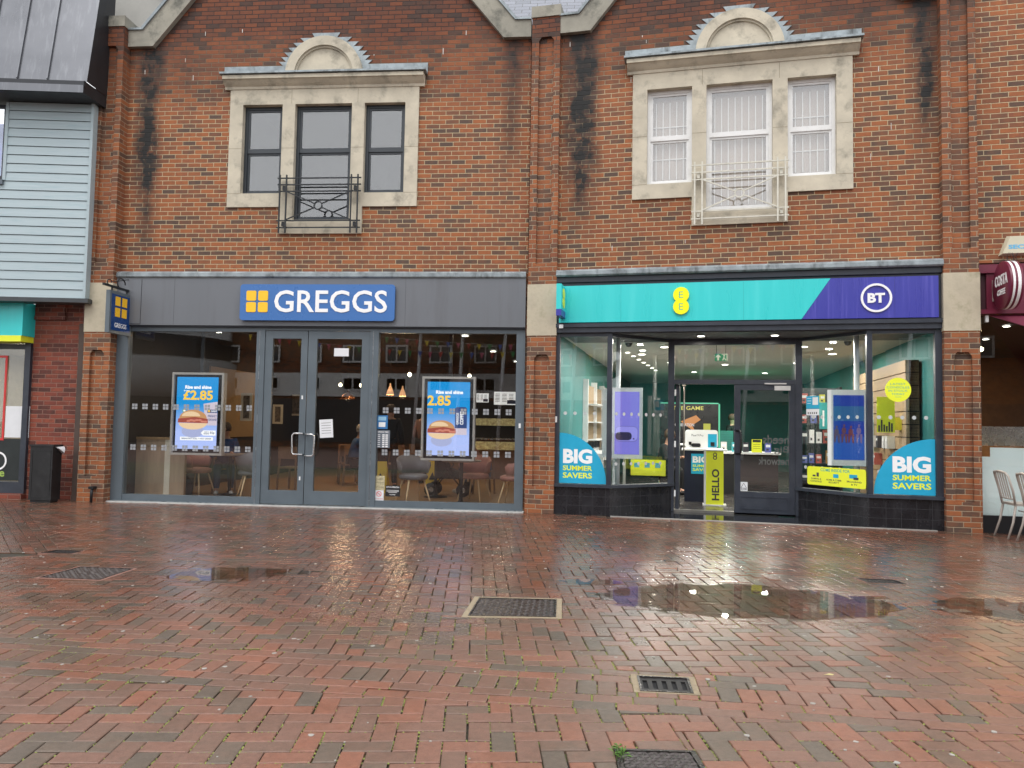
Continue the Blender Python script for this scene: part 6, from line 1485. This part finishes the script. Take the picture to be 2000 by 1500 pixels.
p = MB(sred); s0, s1, z0, z1 = rect(-40, 694, 7, 860, 'A', .012); p.frame(s0, s1, z0, z1, .035, -.02, -.008); solo(p, 'red_poster_frame', 'red poster frame cut by the left edge of the photo', 'poster', 'A', (s0, -.012, z0))
room(bE, -12, -8.3, .1, 6, .05, 2.75, M('pale_shop_wall', (.4, .36, .28), .7), flE, ceE, 'shop_')
for s, y, l in ((-9.2, 1.6, 'nearest'), (-9.6, 2.8, 'second'), (-10.2, 4.2, 'farthest')):
    o = thing('strip_light', 'long ceiling light in the leftmost shop, %s one' % l, 'ceiling light', 'A', (s, y, 2.70), 'strip lights in the leftmost shop'); p = MB(lampc); p.box(s - .6, s + .6, y - .05, y + .05, 2.69, 2.72); p.build('tube', o); light(o, (s, y, 2.66), 20, .4, (1, .95, .85))
p = MB(white); p.box(-11, -8.6, 4.4, 4.9, .05, 1.35)
for k in range(14): p.use([M('goods_red', (.4, .08, .06), .5), M('goods_green', (.1, .25, .08), .5), M('goods_dark', (.04, .04, .05), .5)][k % 3]).box(-10.9 + .16 * k, -10.8 + .16 * k, 4.5, 4.8, 1.35, 1.5 + .05 * (k % 2))
solo(p, 'shop_shelf', 'white shelf of small goods inside the leftmost shop', 'shelf', 'A', (-9.8, 4.6, .05))
# litter bin with bag
o = thing('litter_bin', 'tall square black litter bin with a white bag sticking out by the red brick wall', 'litter bin', 'A', (-7.74, -.30, 0))
bk = M('bin_black', (.012, .012, .013), .45, var=.3, dirt=((.04, .04, .04), 7, .4)); bx0, bx1 = at(57, 930, 'A', .5)[0], at(101, 930, 'A', .5)[0]
p = MB(bk); p.box(bx0, bx1, -.50, -.28, .04, .90); p.box(bx0 + .02, bx1 - .02, -.48, -.30, 0, .04); p.build('body', o)
p = MB(bk); p.box(bx0 - .012, bx1 + .012, -.512, -.268, .90, .93); p.frame(bx0 + .03, bx1 - .03, .08, .84, .012, -.504, -.50); p.build('lid', o)
p = MB(M('white_bag', (.6, .6, .62), .5, bump=.01, scale=12)); rb = random.Random(4)
for sx, xx in ((-1, bx0), (1, bx1)):
    pts = [(xx + sx * .005, -.45, .895), (xx + sx * .06, -.42, .86), (xx + sx * .10, -.36, .80), (xx + sx * .05, -.32, .78), (xx + sx * .01, -.29, .80), (xx + sx * .01, -.29, .895), (xx + sx * .05, -.30, .90)]
    p.add(pts + [(xx + sx * .09, -.33, .86), (xx, -.3, .8)], [(0, 1, 7, 6), (1, 2, 7), (2, 3, 7), (3, 4, 5, 7), (5, 6, 7), (0, 1, 2, 3, 8), (3, 4, 5, 8)])
p.build('bag', o)
p = MB(iron); p.tube([(-7.02, -.28, 0), (-7.02, -.28, .20), (-7.02, -.22, .24)], .022); p.box(-7.06, -6.98, -.31, -.21, .22, .26)
solo(p, 'standpipe', 'short dark pipe stub at the foot of the left brick pier', 'pipe', 'A', (-7.02, -.26, 0))

# ================================================================== ACROSS THE SQUARE (seen only in the glass)
far1 = thing('brick_building', 'long two storey brick building across the square reflected in the café glass', 'building', '0', (-8, -27, 0))
p = MB(brX); p.box(-22, 14, -31, -27, 0, 6.2); p.build('wall', far1)
p = MB(M('white_band', (.8, .8, .78), .6)); p.box(-22, 2, -27, -26.85, 2.75, 4.0); p.build('band', far1)
p = MB(M('dark_tiles', (.03, .03, .03), .7)); p.prismx([(-31.4, 6.2), (-26.7, 6.2), (-29, 8.6)], -22.3, 14.3); p.build('roof', far1)
for k in range(13):
    x = -21 + 2.4 * k
    for zz, h in ((4.55, .95), (3.05, .75)):
        if zz < 4 and x > 1: continue
        f_ = MB(white); f_.frame(x, x + 1.2, zz, zz + h, .09, -26.84, -26.78); f_.box(x + .56, x + .64, -26.84, -26.78, zz + .09, zz + h - .09); wo_ = f_.build('window', far1)
        g_ = MB(M('dark_pane', (.03, .035, .04), .15)); g_.box(x + .09, x + 1.11, -26.86, -26.85, zz + .09, zz + h - .09); g_.build('pane', wo_)
p = MB(M('far_shop', (.03, .03, .035), .4)); p.box(-21.5, 13.5, -26.99, -26.95, .3, 2.6); p.build('shopfronts', far1)
far2 = thing('pale_building', 'pale rounded corner building across the square reflected at the left', 'building', '0', (-27, -24, 0))
p = MB(M('pale_render', (.34, .35, .36), .7)); p.lathe([(5.2, 0), (5.2, 2.6), (5.5, 2.7), (5.5, 4.4), (5.2, 4.5), (5.2, 6.8)], (-25.5, -26.5, 0), 28); p.build('wall', far2)
p = MB(M('far_dark', (.02, .022, .026), .3)); p.lathe([(5.25, .2), (5.25, 2.5)], (-25.5, -26.5, 0), 28); p.lathe([(5.24, 4.6), (5.24, 5.7)], (-25.5, -26.5, 0), 28); p.build('windows', far2)
cano = thing('canopy', 'white steel canopy on slender raking struts across the square', 'canopy', '0', (2, -22, 0)); wst = M('white_steel', (.82, .83, .85), .4)
p = MB(wst); p.tube([(-9, -21, 6.0), (-4, -22, 6.4), (2, -22.4, 6.5), (9, -22, 6.3), (14, -21, 6.0)], .16); p.build('edge_beam', cano)
for k in range(12): p = MB(wst); x = -8.5 + 2. * k; p.tube([(x, -22.5, 0), (x + .4, -22.3, 6.3)], .08); p.build('strut', cano)
p = MB(M('canopy_roof', (.12, .13, .14), .5)); p.prismz([(-9, -21), (14, -21), (14, -26.6), (-9, -26.6)], 6.55, 6.7); p.build('roof', cano)
buntc = [M('flag_' + n_, c_, .7) for n_, c_ in (('red', (.5, .03, .03)), ('yellow', (.8, .6, .03)), ('green', (.03, .3, .08)), ('blue', (.04, .12, .5)), ('pink', (.6, .1, .2)))]
for bi, (a, b_, zz, l) in enumerate((((-14, -16.5), (4, -18), 4.9, 'nearer'), ((-12, -19.5), (8, -19), 5.4, 'farther'))):
    o = thing('bunting', 'string of small coloured triangular flags across the square, %s one' % l, 'bunting', '0', (a[0], a[1], zz), 'bunting strings'); n = 44
    P_ = [(a[0] + (b_[0] - a[0]) * k / n, a[1] + (b_[1] - a[1]) * k / n, zz - .7 * math.sin(math.pi * k / n)) for k in range(n + 1)]
    p = MB(white); p.tube(P_, .006, 4); p.build('cord', o)
    for k in range(1, n):
        x, y, z = P_[k]; p = MB(buntc[k % 5]); p.add([(x - .09, y, z), (x + .09, y, z), (x, y + .02, z - .26), (x - .09, y + .004, z), (x + .09, y + .004, z), (x, y + .024, z - .26)], [(0, 1, 2), (5, 4, 3), (0, 3, 4, 1), (1, 4, 5, 2), (2, 5, 3, 0)]); p.build('flag', o)
for ob in bpy.data.objects:
    if '_b' in ob: del ob['_b']
